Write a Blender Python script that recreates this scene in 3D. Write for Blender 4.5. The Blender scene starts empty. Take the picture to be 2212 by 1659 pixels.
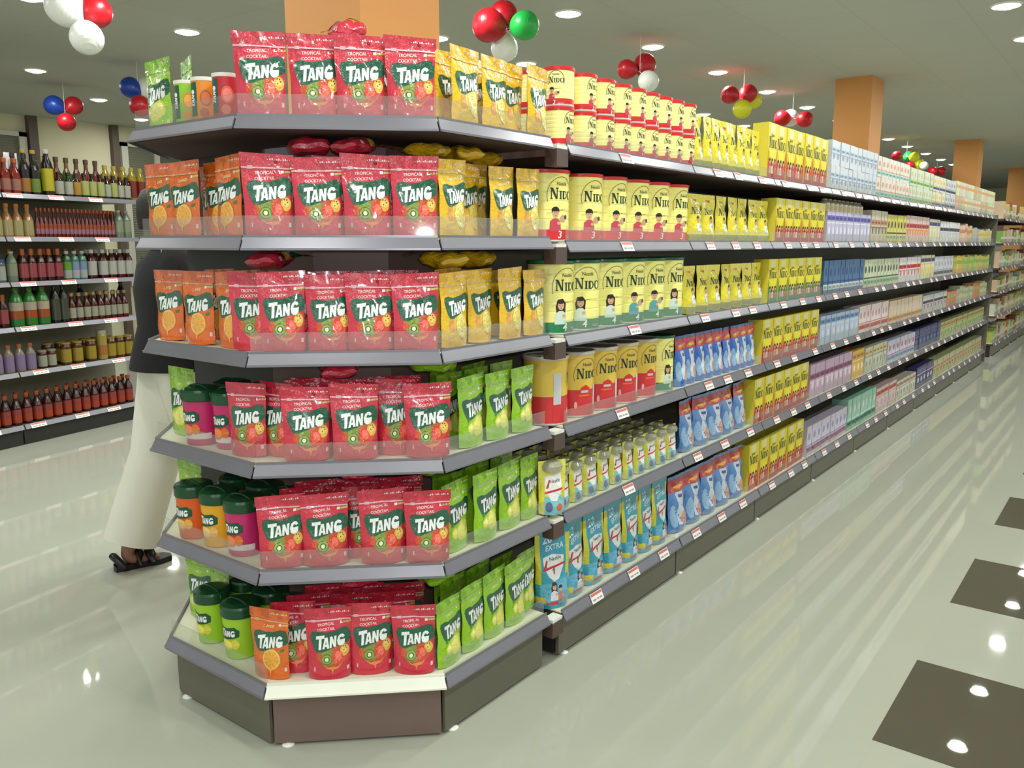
import bpy, bmesh, math, random
from math import sin, cos, pi, radians
from mathutils import Vector, Matrix
rnd = random.Random(7)
SC = bpy.context.scene
COL = SC.collection
# ---------------------------------------------------------------- camera
YAW, PITCH = 0.65006, 0.16772
CAMP = Vector((1.673, -1.457, 1.608))
cam = bpy.data.cameras.new('camera'); co = bpy.data.objects.new('camera', cam); COL.objects.link(co)
f_ = Vector((-sin(YAW)*cos(PITCH), cos(YAW)*cos(PITCH), -sin(PITCH)))
r_ = Vector((cos(YAW), sin(YAW), 0)); u_ = r_.cross(f_)
M = Matrix((r_, u_, -f_)).transposed().to_4x4(); M.translation = CAMP
co.matrix_world = M
cam.sensor_width = 36; cam.lens = 29.286; cam.clip_start = .02; cam.clip_end = 200
SC.camera = co
# ---------------------------------------------------------------- world, exposure
W = bpy.data.worlds.new('world'); SC.world = W; W.use_nodes = True
W.node_tree.nodes['Background'].inputs[0].default_value = (.93, .97, .93, 1)
W.node_tree.nodes['Background'].inputs[1].default_value = .74
SC.view_settings.view_transform = 'Standard'; SC.view_settings.look = 'None'
SC.view_settings.exposure = 0.2; SC.view_settings.gamma = 1; SC.view_settings.use_curve_mapping = False
SC.cycles.use_denoising = True; SC.cycles.max_bounces = 6; SC.cycles.transparent_max_bounces = 24
SC.cycles.diffuse_bounces = 5; SC.cycles.glossy_bounces = 3; SC.cycles.sample_clamp_indirect = 4
LAMP_W = 13.5; LENS_E = 16; FLASH_W = 9
# the camera's own flash, just above the lens
fl = bpy.data.lights.new('flash', 'AREA'); fl.shape = 'RECTANGLE'; fl.size = .05; fl.size_y = .03; fl.energy = FLASH_W; fl.color = (.96, .98, 1)
fo = bpy.data.objects.new('flash', fl); COL.objects.link(fo); M2 = M.copy(); M2.translation = CAMP + u_*.05 + r_*.04; fo.matrix_world = M2
CEIL = 3.35

# ---------------------------------------------------------------- helpers
def lin(c):
    return tuple(((x/255)/12.92 if x <= 10 else (((x/255)+.055)/1.055)**2.4) for x in c)+(1,)
def mat(name, col=None, rough=.5, metal=0, spec=.5, coat=0, bump=None, noise=None, attr=False, emit=None):
    m = bpy.data.materials.new(name); m.use_nodes = True; nt = m.node_tree; b = nt.nodes['Principled BSDF']
    b.inputs['Roughness'].default_value = rough; b.inputs['Metallic'].default_value = metal
    b.inputs['Specular IOR Level'].default_value = spec; b.inputs['Coat Weight'].default_value = coat
    b.inputs['Coat Roughness'].default_value = .1
    tc = nt.nodes.new('ShaderNodeTexCoord')
    if attr:
        a = nt.nodes.new('ShaderNodeAttribute'); a.attribute_name = 'Col'; hs = nt.nodes.new('ShaderNodeHueSaturation'); hs.inputs['Saturation'].default_value = 1.0; nt.links.new(a.outputs['Color'], hs.inputs['Color']); src = hs.outputs['Color']
    else:
        g = nt.nodes.new('ShaderNodeRGB'); g.outputs[0].default_value = lin(col); src = g.outputs[0]
    if noise:
        n = nt.nodes.new('ShaderNodeTexNoise'); n.inputs['Scale'].default_value = noise[0]; n.inputs['Detail'].default_value = 4
        nt.links.new(tc.outputs['Object'], n.inputs['Vector'])
        mr = nt.nodes.new('ShaderNodeMapRange'); mr.inputs['To Min'].default_value = 1-noise[1]; mr.inputs['To Max'].default_value = 1+noise[1]
        nt.links.new(n.outputs['Fac'], mr.inputs['Value'])
        h = nt.nodes.new('ShaderNodeVectorMath'); h.operation = 'SCALE'
        nt.links.new(src, h.inputs[0]); nt.links.new(mr.outputs[0], h.inputs['Scale']); src = h.outputs[0]
    nt.links.new(src, b.inputs['Base Color'])
    if bump:
        n = nt.nodes.new('ShaderNodeTexNoise'); n.inputs['Scale'].default_value = bump[0]; n.inputs['Detail'].default_value = 3
        nt.links.new(tc.outputs['Object'], n.inputs['Vector'])
        bp = nt.nodes.new('ShaderNodeBump'); bp.inputs['Strength'].default_value = bump[1]; bp.inputs['Distance'].default_value = bump[2]
        nt.links.new(n.outputs['Fac'], bp.inputs['Height']); nt.links.new(bp.outputs[0], b.inputs['Normal'])
    if emit:
        b.inputs['Emission Color'].default_value = lin(emit[0]); b.inputs['Emission Strength'].default_value = emit[1]
    return m
FILM = mat('pouch_film', rough=.26, spec=.5, coat=.7, attr=True, bump=(30, .9, .012), noise=(30, .03))
CARD = mat('printed_card', rough=.45, attr=True, noise=(40, .03))
TIN = mat('printed_tin', rough=.3, attr=True, noise=(40, .02))
PLAS = mat('moulded_plastic', rough=.28, attr=True, noise=(30, .03))
GLASSY = mat('filled_bottle', rough=.15, attr=True, noise=(30, .05))
STRIP = mat('grey_shelf_strip', (122, 120, 128), rough=.3, metal=.25, noise=(6, .06))
STRIPW = mat('white_card_strip', (236, 238, 222), rough=.5, noise=(20, .02))
SHELF = mat('cream_shelf_top', (226, 222, 198), rough=.45, noise=(9, .03))
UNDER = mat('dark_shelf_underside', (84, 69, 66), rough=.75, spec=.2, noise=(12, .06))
BACKP = mat('olive_back_panel', (136, 133, 114), rough=.5, noise=(12, .05))
COREM = mat('brown_back_panel', (124, 98, 92), rough=.5, noise=(12, .05))
BROWN = mat('brown_metal', (84, 66, 60), rough=.45, noise=(12, .08))
KICK = mat('flashlit_brown_metal', (116, 96, 88), rough=.4, noise=(12, .06))  # brown metal made lighter, flash light on the plate put into the colour
DGREY = mat('dark_olive_metal', (104, 101, 86), rough=.4, noise=(12, .06))
BLACK = mat('black_metal', (38, 37, 36), rough=.5, noise=(12, .08))
TAG = mat('price_card', rough=.5, attr=True, noise=(30, .02))
ORANGE = mat('orange_column_paint', (204, 142, 76), rough=.6, noise=(1.5, .05))
CLOTHW = mat('white_cloth', (222, 220, 204), rough=.9, bump=(60, .3, .004), noise=(7, .04))
CLOTHB = mat('black_cloth', (24, 23, 25), rough=.95, bump=(60, .3, .004), noise=(7, .1))
SKIN = mat('skin', (150, 104, 86), rough=.5, noise=(25, .05))
LEATH = mat('black_leather', (22, 20, 20), rough=.35, noise=(20, .1))
HAIR = mat('hair', (18, 15, 14), rough=.6, bump=(90, .5, .004), noise=(30, .1))
RUBBER = mat('balloon_rubber', rough=.34, spec=.5, attr=True, noise=(8, .03))
WHITEP = mat('white_plastic', (228, 228, 220), rough=.35, noise=(20, .02))
LENS = mat('lamp_lens', (250, 250, 245), rough=.4, noise=(10, .01), emit=((250, 255, 244), LENS_E))
def acrylic():
    m = bpy.data.materials.new('clear_acrylic'); m.use_nodes = True; nt = m.node_tree; nt.nodes.clear()
    o = nt.nodes.new('ShaderNodeOutputMaterial'); t = nt.nodes.new('ShaderNodeBsdfTransparent'); g = nt.nodes.new('ShaderNodeBsdfGlossy')
    g.inputs['Roughness'].default_value = .035; t.inputs[0].default_value = (.96, .97, .955, 1)
    d = nt.nodes.new('ShaderNodeBsdfDiffuse'); d.inputs[0].default_value = (.62, .62, .6, 1)
    n = nt.nodes.new('ShaderNodeTexNoise'); n.inputs['Scale'].default_value = 5
    mr = nt.nodes.new('ShaderNodeMapRange'); mr.inputs['To Min'].default_value = .06; mr.inputs['To Max'].default_value = .11
    nt.links.new(n.outputs['Fac'], mr.inputs['Value'])
    m1 = nt.nodes.new('ShaderNodeMixShader'); m2 = nt.nodes.new('ShaderNodeMixShader')
    m1.inputs[0].default_value = .05; nt.links.new(t.outputs[0], m1.inputs[1]); nt.links.new(g.outputs[0], m1.inputs[2])
    nt.links.new(mr.outputs[0], m2.inputs[0]); nt.links.new(m1.outputs[0], m2.inputs[1]); nt.links.new(d.outputs[0], m2.inputs[2])
    nt.links.new(m2.outputs[0], o.inputs[0]); return m
ACR = acrylic()

def link(name, me, parent=None):
    o = bpy.data.objects.new(name, me); COL.objects.link(o); o.parent = parent; return o
def tag(o, label=None, cat=None, group=None, kind=None):
    for k, v in (('label', label), ('category', cat), ('group', group), ('kind', kind)):
        if v: o[k] = v
    return o
def empty(name, loc=(0, 0, 0), rz=0):
    o = link(name, None); o.location = loc; o.rotation_euler = (0, 0, rz); o.empty_display_size = .05; return o
class MB:
    """collects coloured faces and links them as one mesh object"""
    def __init__(s): s.v = []; s.f = []; s.c = []; s.sm = []
    def add(s, vs, fs, col=(200, 200, 200), smooth=False):
        b = len(s.v); s.v += [tuple(v) for v in vs]; c = lin(col) if len(col) == 3 else col
        for f in fs: s.f.append([b+i for i in f]); s.c.append(c); s.sm.append(smooth)
    def box(s, x0, x1, y0, y1, z0, z1, col=(200, 200, 200)):
        v = [(x, y, z) for z in (z0, z1) for y in (y0, y1) for x in (x0, x1)]
        s.add(v, [(0, 2, 3, 1), (4, 5, 7, 6), (0, 1, 5, 4), (2, 6, 7, 3), (0, 4, 6, 2), (1, 3, 7, 5)], col)
    def obox(s, P, e, n, t0, t1, d0, d1, z0, z1, col=(200, 200, 200)):
        """box in a frame: P origin, e along, n outward (d measured inward)"""
        q = lambda t, d, z: (P[0]+e[0]*t-n[0]*d, P[1]+e[1]*t-n[1]*d, z)
        v = [q(t, d, z) for z in (z0, z1) for d in (d0, d1) for t in (t0, t1)]
        s.add(v, [(0, 2, 3, 1), (4, 5, 7, 6), (0, 1, 5, 4), (2, 6, 7, 3), (0, 4, 6, 2), (1, 3, 7, 5)], col)
    def prism(s, poly, z0, z1, col=(200, 200, 200)):
        n = len(poly); v = [(x, y, z0) for x, y in poly]+[(x, y, z1) for x, y in poly]
        s.add(v, [tuple(range(n-1, -1, -1)), tuple(range(n, 2*n))]+[(i, (i+1) % n, n+(i+1) % n, n+i) for i in range(n)], col)
    def lathe(s, prof, n=20, cols=None, col=(200, 200, 200), cx=0, cy=0, z0=0):
        b = []
        for r, z in prof: b += [(cx+r*cos(2*pi*k/n), cy+r*sin(2*pi*k/n), z0+z) for k in range(n)]
        for i in range(len(prof)-1):
            vs = b[i*n:(i+2)*n]; c = cols[i] if cols else col
            s.add(vs, [(k, (k+1) % n, n+(k+1) % n, n+k) for k in range(n)], c, True)
        c = cols[-1] if cols else col
        s.add(b[-n:], [tuple(range(n))], c); s.add(b[:n], [tuple(range(n-1, -1, -1))], cols[0] if cols else col)
    def tube(s, pts, r, col=(200, 200, 200), n=8):
        rings = []
        for i, p in enumerate(pts):
            p = Vector(p); d = Vector(pts[min(i+1, len(pts)-1)])-Vector(pts[max(i-1, 0)]); d.normalize()
            a = d.cross(Vector((0, 0, 1))) if abs(d.z) < .9 else d.cross(Vector((1, 0, 0))); a.normalize(); b = d.cross(a)
            rr = r[i] if isinstance(r, (list, tuple)) else r
            rings += [tuple(p+(a*cos(2*pi*k/n)+b*sin(2*pi*k/n))*rr) for k in range(n)]
        m = len(pts); fs = [(i*n+k, i*n+(k+1) % n, (i+1)*n+(k+1) % n, (i+1)*n+k) for i in range(m-1) for k in range(n)]
        s.add(rings, fs, col, True); s.add(rings[:n], [tuple(range(n-1, -1, -1))], col); s.add(rings[-n:], [tuple(range(n))], col)
    def mesh(s, name, mt):
        me = bpy.data.meshes.new(name); me.from_pydata(s.v, [], s.f); me.materials.append(mt)
        a = me.color_attributes.new('Col', 'FLOAT_COLOR', 'CORNER'); buf = []
        for f, c in zip(s.f, s.c): buf += list(c)*len(f)
        a.data.foreach_set('color', buf); me.polygons.foreach_set('use_smooth', s.sm); me.update(); return me
    def build(s, name, mt, parent=None): return link(name, s.mesh(name, mt), parent)

# ---------------------------------------------------------------- label art
_tc = {}
def glyphs(txt):
    if txt in _tc: return _tc[txt]
    cu = bpy.data.curves.new('t', 'FONT'); cu.body = txt; cu.size = 1; cu.resolution_u = 3; cu.fill_mode = 'FRONT'; cu.offset = .012
    o = bpy.data.objects.new('t', cu); COL.objects.link(o); bpy.context.view_layer.update()
    ev = o.evaluated_get(bpy.context.evaluated_depsgraph_get()); me = ev.to_mesh()
    P = [[(me.vertices[i].co.x, me.vertices[i].co.y) for i in p.vertices] for p in me.polygons]
    ev.to_mesh_clear(); bpy.data.objects.remove(o); bpy.data.curves.remove(cu)
    w = max((x for p in P for x, y in p), default=1); _tc[txt] = (P, w); return _tc[txt]
TANGL = [
 ([(0, 1), (.8, 1), (.78, .76), (.52, .76), (.44, 0), (.18, 0), (.26, .76), (-.03, .76)], None, 0),
 ([(0, 0), (.26, .8), (.52, .8), (.68, 0), (.45, 0), (.42, .15), (.26, .15), (.21, 0)], [(.29, .3), (.37, .58), (.41, .3)], .56),
 ([(0, 0), (.04, .8), (.25, .8), (.44, .36), (.44, .8), (.65, .8), (.62, 0), (.42, 0), (.22, .42), (.2, 0)], None, 1.27),
 ([(.72, .64), (.58, .8), (.36, .86), (.12, .74), (0, .42), (.08, .12), (.3, -.03), (.55, -.02), (.74, .08), (.74, .43), (.40, .43), (.40, .27), (.52, .27), (.52, .18), (.38, .15), (.26, .26), (.23, .46), (.31, .62), (.42, .64), (.54, .55)], None, 1.98)]
class Art:
    """flat coloured shapes in metres (u across, v up) stacked in thin printed layers"""
    def __init__(s): s.p = []
    def poly(s, pts, col, lay=1): s.p.append((pts, col, lay)); return s
    def rect(s, u0, u1, v0, v1, col, lay=1): return s.poly([(u0, v0), (u1, v0), (u1, v1), (u0, v1)], col, lay)
    def ell(s, u, v, a, b, col, lay=1, n=18, rot=0):
        return s.poly([(u+a*cos(t)*cos(rot)-b*sin(t)*sin(rot), v+a*cos(t)*sin(rot)+b*sin(t)*cos(rot)) for t in [2*pi*k/n for k in range(n)]], col, lay)
    def arc(s, u, v, a, b, t0, t1, w, col, lay=1, n=16):
        T = [radians(t0+(t1-t0)*k/n) for k in range(n+1)]
        for p, q in zip(T, T[1:]): s.poly([(u+a*cos(p), v+b*sin(p)), (u+a*cos(q), v+b*sin(q)), (u+(a-w)*cos(q), v+(b-w)*sin(q)), (u+(a-w)*cos(p), v+(b-w)*sin(p))], col, lay)
        return s
    def text(s, t, u, v, size, col, lay=2, rot=0, shear=0, center=True, sx=1):
        P, w = glyphs(t); o = w/2 if center else 0; c, k = cos(rot), sin(rot)
        for p in P:
            q = []
            for x, y in p: x = ((x-o)*sx+shear*y)*size; y = y*size; q.append((u+x*c-y*k, v+x*k+y*c))
            s.poly(q, col, lay)
        return s
    def tang(s, u, v, h, rot=.12, bg=(20, 88, 62), lay=3, sx=.82):
        c, k = cos(rot), sin(rot)
        T = lambda x, y: (u+((x-1.32)*sx+.16*y)*h*c-y*h*k, v+((x-1.32)*sx+.16*y)*h*k+y*h*c)
        for p, hole, ox in TANGL:
            s.poly([T(x+ox, y) for x, y in p], (242, 244, 240), lay)
            if hole: s.poly([T(x+ox, y) for x, y in hole], bg, lay+1)
        return s
    def nido(s, u, v, h, bg, col=(30, 58, 40), lay=2):
        o = -1.5; R = lambda x0, x1, y0, y1: s.rect(u+(o+x0)*h, u+(o+x1)*h, v+y0*h, v+y1*h, col, lay)
        P = lambda L, c=col, l=lay: s.poly([(u+(o+x)*h, v+y*h) for x, y in L], c, l)
        R(.1, .2, 0, 1.1); R(0, .3, 0, .09); R(0, .22, 1.02, 1.12); R(.72, .82, 0, 1.1); R(.62, .92, 1.02, 1.12); P([(.08, 1.1), (.32, 1.1), (.84, 0), (.62, 0)])
        R(1.11, 1.29, 0, .82); R(1.03, 1.37, 0, .08); R(1.03, 1.37, .74, .82)
        P([(1.48, 0), (1.8, 0), (2.04, .14), (2.12, .41), (2.04, .68), (1.8, .82), (1.48, .82)]); P([(1.7, .1), (1.8, .12), (1.92, .25), (1.95, .41), (1.92, .57), (1.8, .7), (1.7, .72)], bg, lay+1)
        s.ell(u+(o+2.6)*h, v+.41*h, .40*h, .44*h, col, lay); s.ell(u+(o+2.6)*h, v+.41*h, .21*h, .34*h, bg, lay+1)
        return s
def seg(a, b, n): return [a+(b-a)*i/n for i in range(n+1)]
def printed(art, fmap, us, vs, mb, eps=.0003):
    """cut the art along the grid lines and lay it on the curved surface fmap(u,v,off)"""
    bm = bmesh.new(); info = []
    for pts, col, lay in art.p:
        try: f = bm.faces.new([bm.verts.new((x, y, 0)) for x, y in pts])
        except ValueError: continue
        f.material_index = len(info); info.append((lin(col), lay))
    bmesh.ops.triangulate(bm, faces=[f for f in bm.faces if len(f.verts) > 4])
    for vals, no in ((us, (1, 0, 0)), (vs, (0, 1, 0))):
        for t in vals:
            bmesh.ops.bisect_plane(bm, geom=bm.verts[:]+bm.edges[:]+bm.faces[:], plane_co=(no[0]*t, no[1]*t, 0), plane_no=no)
    bm.verts.index_update(); vv = []
    for v in bm.verts:
        l = info[v.link_faces[0].material_index][1] if v.link_faces else 1
        vv.append(fmap(v.co.x, v.co.y, eps*l))
    b = len(mb.v); mb.v += vv
    for f in bm.faces:
        mb.f.append([b+v.index for v in f.verts]); mb.c.append(info[f.material_index][0]); mb.sm.append(True)
    bm.free()
def sheet(mb, fmap, us, vs, col, flip=False):
    n = len(us); pts = [fmap(u, v, 0) for v in vs for u in us]
    for j in range(len(vs)-1):
        c = col(vs[j], vs[j+1]) if callable(col) else col
        for i in range(n-1):
            q = (j*n+i, j*n+i+1, (j+1)*n+i+1, (j+1)*n+i)
            mb.f.append([len(mb.v)+k for k in (q[::-1] if flip else q)]); mb.c.append(lin(c)); mb.sm.append(True)
    mb.v += pts
# ---------------------------------------------------------------- product builders (one prototype of each kind, then copies)
def pouch(name, w, h, t, base, art, backcol=None, header=None, zipc=None, seed=0, lean=0, topcut=.0, cr=0, wr_=1.0):
    """stand-up pouch: bulging front and back sheet, flat crimped header, gusset foot; front faces -Y"""
    r = random.Random(seed); ph = [r.uniform(0, 6) for _ in range(6)]
    def W_(v): k = v/h; return (w/2)*(.93+.07*min(1, k*1.5)-.035*math.exp(-((k-.45)/.2)**2))
    def T_(v):
        k = v/h
        if cr: return t/2*(.12+.88*sin(pi*min(.999, max(.001, k)))**.32)
        return max(.0012, t/2*((1-k/.86)**.75 if k < .86 else 0)*(.75+.25*min(1, k*8)))
    def fm(side):
        def g(u, v, off):
            a = min(1, abs(2*u/w)); kk = v/h; x = u*2/w*W_(v)
            wr = .0022*sin(38*u+ph[0]+9*kk)*sin(5*kk+ph[1])+.0013*sin(90*u+60*v+ph[2])*(1-a)
            wr *= min(1, kk*5)*wr_
            pw = (1-a**5)**.5 if cr else (1-a**2.4)**.8
            y = -(T_(v)*pw+.0005+off)+ (wr if kk < .87 else wr*.6)
            if side < 0: y = (T_(v)*pw+.0005)+wr
            if cr:
                y += cr*(sin(31*u+ph[3]+14*v)*cos(26*v+ph[4])+.6*sin(70*u-50*v+ph[5])); u = u*(1-.12*sin(18*v+ph[0])**2)
                x = u*2/w*W_(v)+cr*.8*sin(40*v+ph[1])
            z = v + .005*(a**2)*max(0, 1-kk*6) + topcut*(u/w)*max(0, kk-.6)*.3
            return (x, y+lean*kk*kk, z)
        return g
    us, vs = seg(-w/2, w/2, 14), seg(0, h, 18)
    root = link(name, None)
    mb = MB(); zh = .835*h
    sheet(mb, fm(1), us, vs, base); sheet(mb, fm(-1), us, vs, backcol or base, True)
    pts = [fm(1)(u, 0, 0) for u in us]+[fm(-1)(u, 0, 0) for u in us]; n = len(us)
    mb.add(pts, [(i, n+i, n+i+1, i+1) for i in range(n-1)], base)
    printed(art, fm(1), us[1:-1], vs[1:-1], mb)
    mb.build('pouch_body', FILM, root)
    if zipc:
        z = MB(); A = Art().rect(-w/2, w/2, zh-.0022, zh+.0022, zipc, 6).rect(-w/2*.75, -w/2*.55, zh-.004, zh+.005, zipc, 7)
        printed(A, fm(1), us[1:-1], vs[1:-1], z, .0004); z.build('zip_seal', FILM, root)
    return root
def tang_art(fruit, red):
    K = .00047; T = lambda x, y: ((x-257)*K, (1520-y)*K)
    A = Art(); P = lambda L, c, l=1: A.poly([T(*q) for q in L], c, l)
    E = lambda x, y, a, b, c, l=1, rot=0: A.ell(*T(x, y), a*K, b*K, c, l, rot=rot)
    bg = (20, 88, 62)
    hdr = dict(r=(188, 38, 58), o=(200, 88, 22), y=(214, 164, 22), g=(122, 176, 28))[red]
    P([(84, 1015), (430, 1015), (430, 1085), (84, 1085)], hdr, 0)
    for i in range(11):  # small row of script marks on the header
        x = 262+i*14; A.rect(*[q for p in ((T(x, 0)[0], T(x+(9 if i % 3 else 5), 0)[0]),) for q in p], T(0, 1052)[1], T(0, 1052-(5+7*(i*7 % 3)/2))[1], (238, 220, 214), 1)
    if fruit == 'tropical':
        A.text('TROPICAL', *T(240, 1138), .0125, (246, 226, 220), 1, .05, .1); A.text('COCKTAIL', *T(240, 1172), .0125, (246, 226, 220), 1, .05, .1)
    else:
        A.text({'orange': 'ORANGE', 'pineapple': 'PINEAPPLE', 'lemon': 'LEMON'}[fruit], *T(250, 1150), .0125, (244, 232, 190), 1, .08, .1)
    P([(345, 1115), (366, 1113), (366, 1130), (345, 1132)], (240, 238, 220), 1); P([(370, 1116), (422, 1112), (422, 1124), (370, 1128)], (196, 190, 96), 1)
    # fruit under the banner
    if fruit == 'tropical':
        P([(165, 1310), (300, 1290), (400, 1260), (412, 1330), (370, 1400), (290, 1430), (210, 1410), (170, 1350)], (196, 84, 34), 1)
        P([(175, 1320), (280, 1300), (300, 1400), (230, 1420), (190, 1390)], (126, 150, 52), 2)
        E(182, 1352, 24, 34, (214, 78, 40), 2); E(378, 1318, 34, 42, (226, 182, 74), 2); E(378, 1310, 20, 26, (240, 204, 110), 3)
        for q in ((368, 1290), (384, 1292), (390, 1306), (372, 1318)): E(q[0], q[1], 4, 5, (90, 70, 20), 4)
        E(240, 1372, 44, 38, (110, 92, 42), 3); E(240, 1372, 38, 32, (134, 166, 62), 4); E(240, 1372, 22, 19, (46, 60, 24), 5); E(240, 1372, 15, 14, (226, 230, 186), 6)
        E(322, 1362, 42, 52, (222, 62, 52), 4, .3); E(330, 1350, 24, 34, (240, 112, 92), 5, .3); E(305, 1385, 14, 20, (238, 92, 76), 5)
        for i in range(7): E(296+(i*23) % 50, 1335+(i*17) % 56, 2.5, 3.5, (246, 190, 120), 6)
        P([(200, 1405), (250, 1428), (320, 1422), (360, 1400), (330, 1436), (292, 1446), (282, 1476), (274, 1446), (240, 1436)], (222, 132, 62), 2)
    elif fruit == 'orange':
        E(285, 1370, 84, 78, (216, 132, 28), 2); E(285, 1370, 76, 70, (240, 206, 120), 3); E(285, 1370, 68, 62, (236, 164, 48), 4)
        for k in range(9):
            a = k*2*pi/9; P([(285, 1370), (285+66*cos(a-.03), 1370+60*sin(a-.03)), (285+66*cos(a+.03), 1370+60*sin(a+.03))], (246, 216, 140), 5)
        P([(240, 1430), (330, 1430), (292, 1452), (284, 1490), (276, 1452)], (240, 170, 60), 5); E(190, 1345, 20, 34, (226, 120, 30), 1)
        P([(360, 1300), (395, 1290), (390, 1315), (362, 1318)], (70, 120, 40), 2)
    elif fruit == 'pineapple':
        E(300, 1375, 78, 84, (230, 214, 104), 2); E(300, 1370, 64, 68, (240, 226, 130), 3); E(300, 1365, 22, 30, (226, 204, 90), 4)
        for k in range(8):
            a = k*pi/4; E(300+44*cos(a), 1368+46*sin(a), 5, 12, (214, 188, 78), 4, -a)
        E(178, 1365, 26, 50, (222, 160, 84), 2); P([(250, 1440), (340, 1440), (300, 1470), (280, 1466)], (196, 150, 30), 2)
    else:
        E(290, 1372, 92, 70, (214, 214, 84), 2, .35); E(290, 1372, 80, 58, (232, 228, 120), 3, .35); E(372, 1340, 16, 12, (200, 206, 70), 4, .35)
        E(190, 1380, 34, 44, (206, 216, 64), 2); E(190, 1380, 24, 32, (232, 236, 140), 3); E(172, 1322, 18, 10, (70, 130, 40), 3, .5)
    P([(132, 1215), (150, 1190), (185, 1184), (230, 1196), (300, 1186), (360, 1168), (395, 1172), (412, 1205), (415, 1250), (398, 1266), (330, 1278), (260, 1300), (205, 1318), (172, 1318), (150, 1290), (136, 1250)], (222, 224, 200), 2) if False else None
    P([(122, 1206), (136, 1182), (175, 1174), (230, 1186), (300, 1176), (360, 1156), (400, 1160), (418, 1195), (420, 1248), (400, 1264), (330, 1280), (260, 1302), (205, 1322), (165, 1322), (142, 1292), (128, 1250)], bg, 3)
    A.tang(*T(268, 1292), .0445, .13, bg, 5, .84)
    P([(392, 1430), (408, 1430), (408, 1460), (392, 1460)], (222, 200, 190), 2); P([(140, 1430), (150, 1430), (150, 1458), (140, 1458)], (200, 180, 170), 2)
    return A
def tub(name, base, lidc, wl, fr, white=True):
    root = link(name, None); R, H = .062, .15
    prof = [(.052, 0), (.056, .004), (.062, .135), (.064, .15)]
    mb = MB(); mb.lathe(prof, 28, col=base)
    def fm(u, v, off):
        r = .056+.006*v/.135+off; a = u/.06; return (r*sin(a), -r*cos(a), v)
    us, vs = seg(-.09, .09, 18), seg(0, .14, 5)
    A = Art(); bg = (20, 84, 60)
    A.poly([(-.052, .112), (-.03, .116), (.0, .113), (.03, .118), (.047, .106), (.045, .084), (.02, .076), (-.02, .070), (-.048, .074)], bg, 2)
    A.tang(0, .082, .027, .06, bg, 3, .8)
    if white: A.rect(-.085, .085, .022, .042, (226, 216, 216), 1)
    A.ell(-.006, .052, .030, .020, fr, 3); A.ell(-.006, .054, .024, .015, tuple(min(255, c+26) for c in fr), 4); A.ell(.03, .056, .015, .018, fr, 3)
    printed(A, fm, us[1:-1], vs[1:-1], mb); mb.build('tub_body', PLAS, root)
    l = MB(); l.lathe([(.066, .148), (.067, .152), (.067, .178), (.063, .186), (.045, .192)], 28, col=lidc)
    l.build('lid', PLAS, root)
    hd = MB(); hd.tube([(-.067*cos(t), -.012, .165+.035*sin(t)) for t in seg(0, pi, 10)], .0035, lidc); hd.build('handle', PLAS, root)
    return root
def canister(name, base, fr):
    root = link(name, None); mb = MB(); mb.lathe([(.039, 0), (.04, .003), (.04, .125)], 24, col=base)
    fm = lambda u, v, off: ((.04+off)*sin(u/.04), -(.04+off)*cos(u/.04), v)
    A = Art(); A.rect(-.045, -.012, .02, .118, (20, 84, 60), 1); A.rect(-.06, -.045, 0, .125, (236, 236, 226), 1)
    A.tang(-.021, .070, .019, pi/2, (20, 84, 60), 2, .95); A.ell(.016, .072, .018, .024, fr, 1); A.ell(.016, .072, .013, .018, tuple(min(255, c+30) for c in fr), 2); A.ell(.01, .03, .014, .014, fr, 1)
    printed(A, fm, seg(-.06, .05, 11), seg(0, .12, 2), mb); mb.build('canister_body', CARD, root)
    l = MB(); l.lathe([(.041, .122), (.042, .124), (.042, .133), (.038, .134)], 24, col=(232, 230, 222)); l.build('lid', PLAS, root)
    return root
def kid(A, u, v, s, shirt, girl=False, lay=2):
    if girl: A.poly([(u-.013*s, v), (u+.014*s, v), (u+.016*s, v+.03*s), (u+.006*s, v+.042*s), (u-.010*s, v+.040*s), (u-.016*s, v+.02*s)], (52, 34, 26), lay)
    else: A.ell(u, v+.031*s, .0125*s, .011*s, (40, 28, 22), lay)
    A.poly([(u-.019*s, v-.03*s), (u+.019*s, v-.03*s), (u+.016*s, v), (u+.006*s, v+.008*s), (u-.006*s, v+.008*s), (u-.017*s, v)], shirt, lay+1)
    A.ell(u, v+.023*s, .010*s, .0125*s, (214, 168, 138), lay+2); A.ell(u-.001*s, v+.034*s, .0115*s, .006*s, (40, 28, 22), lay+3)
    A.ell(u-.004*s, v+.024*s, .0013*s, .001*s, (40, 26, 22), lay+4, 8); A.ell(u+.004*s, v+.024*s, .0013*s, .001*s, (40, 26, 22), lay+4, 8); A.ell(u, v+.016*s, .003*s, .0012*s, (170, 80, 70), lay+4, 8)
    A.ell(u+.010*s, v-.006*s, .006*s, .005*s, (214, 168, 138), lay+4, 10); return A
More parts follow.
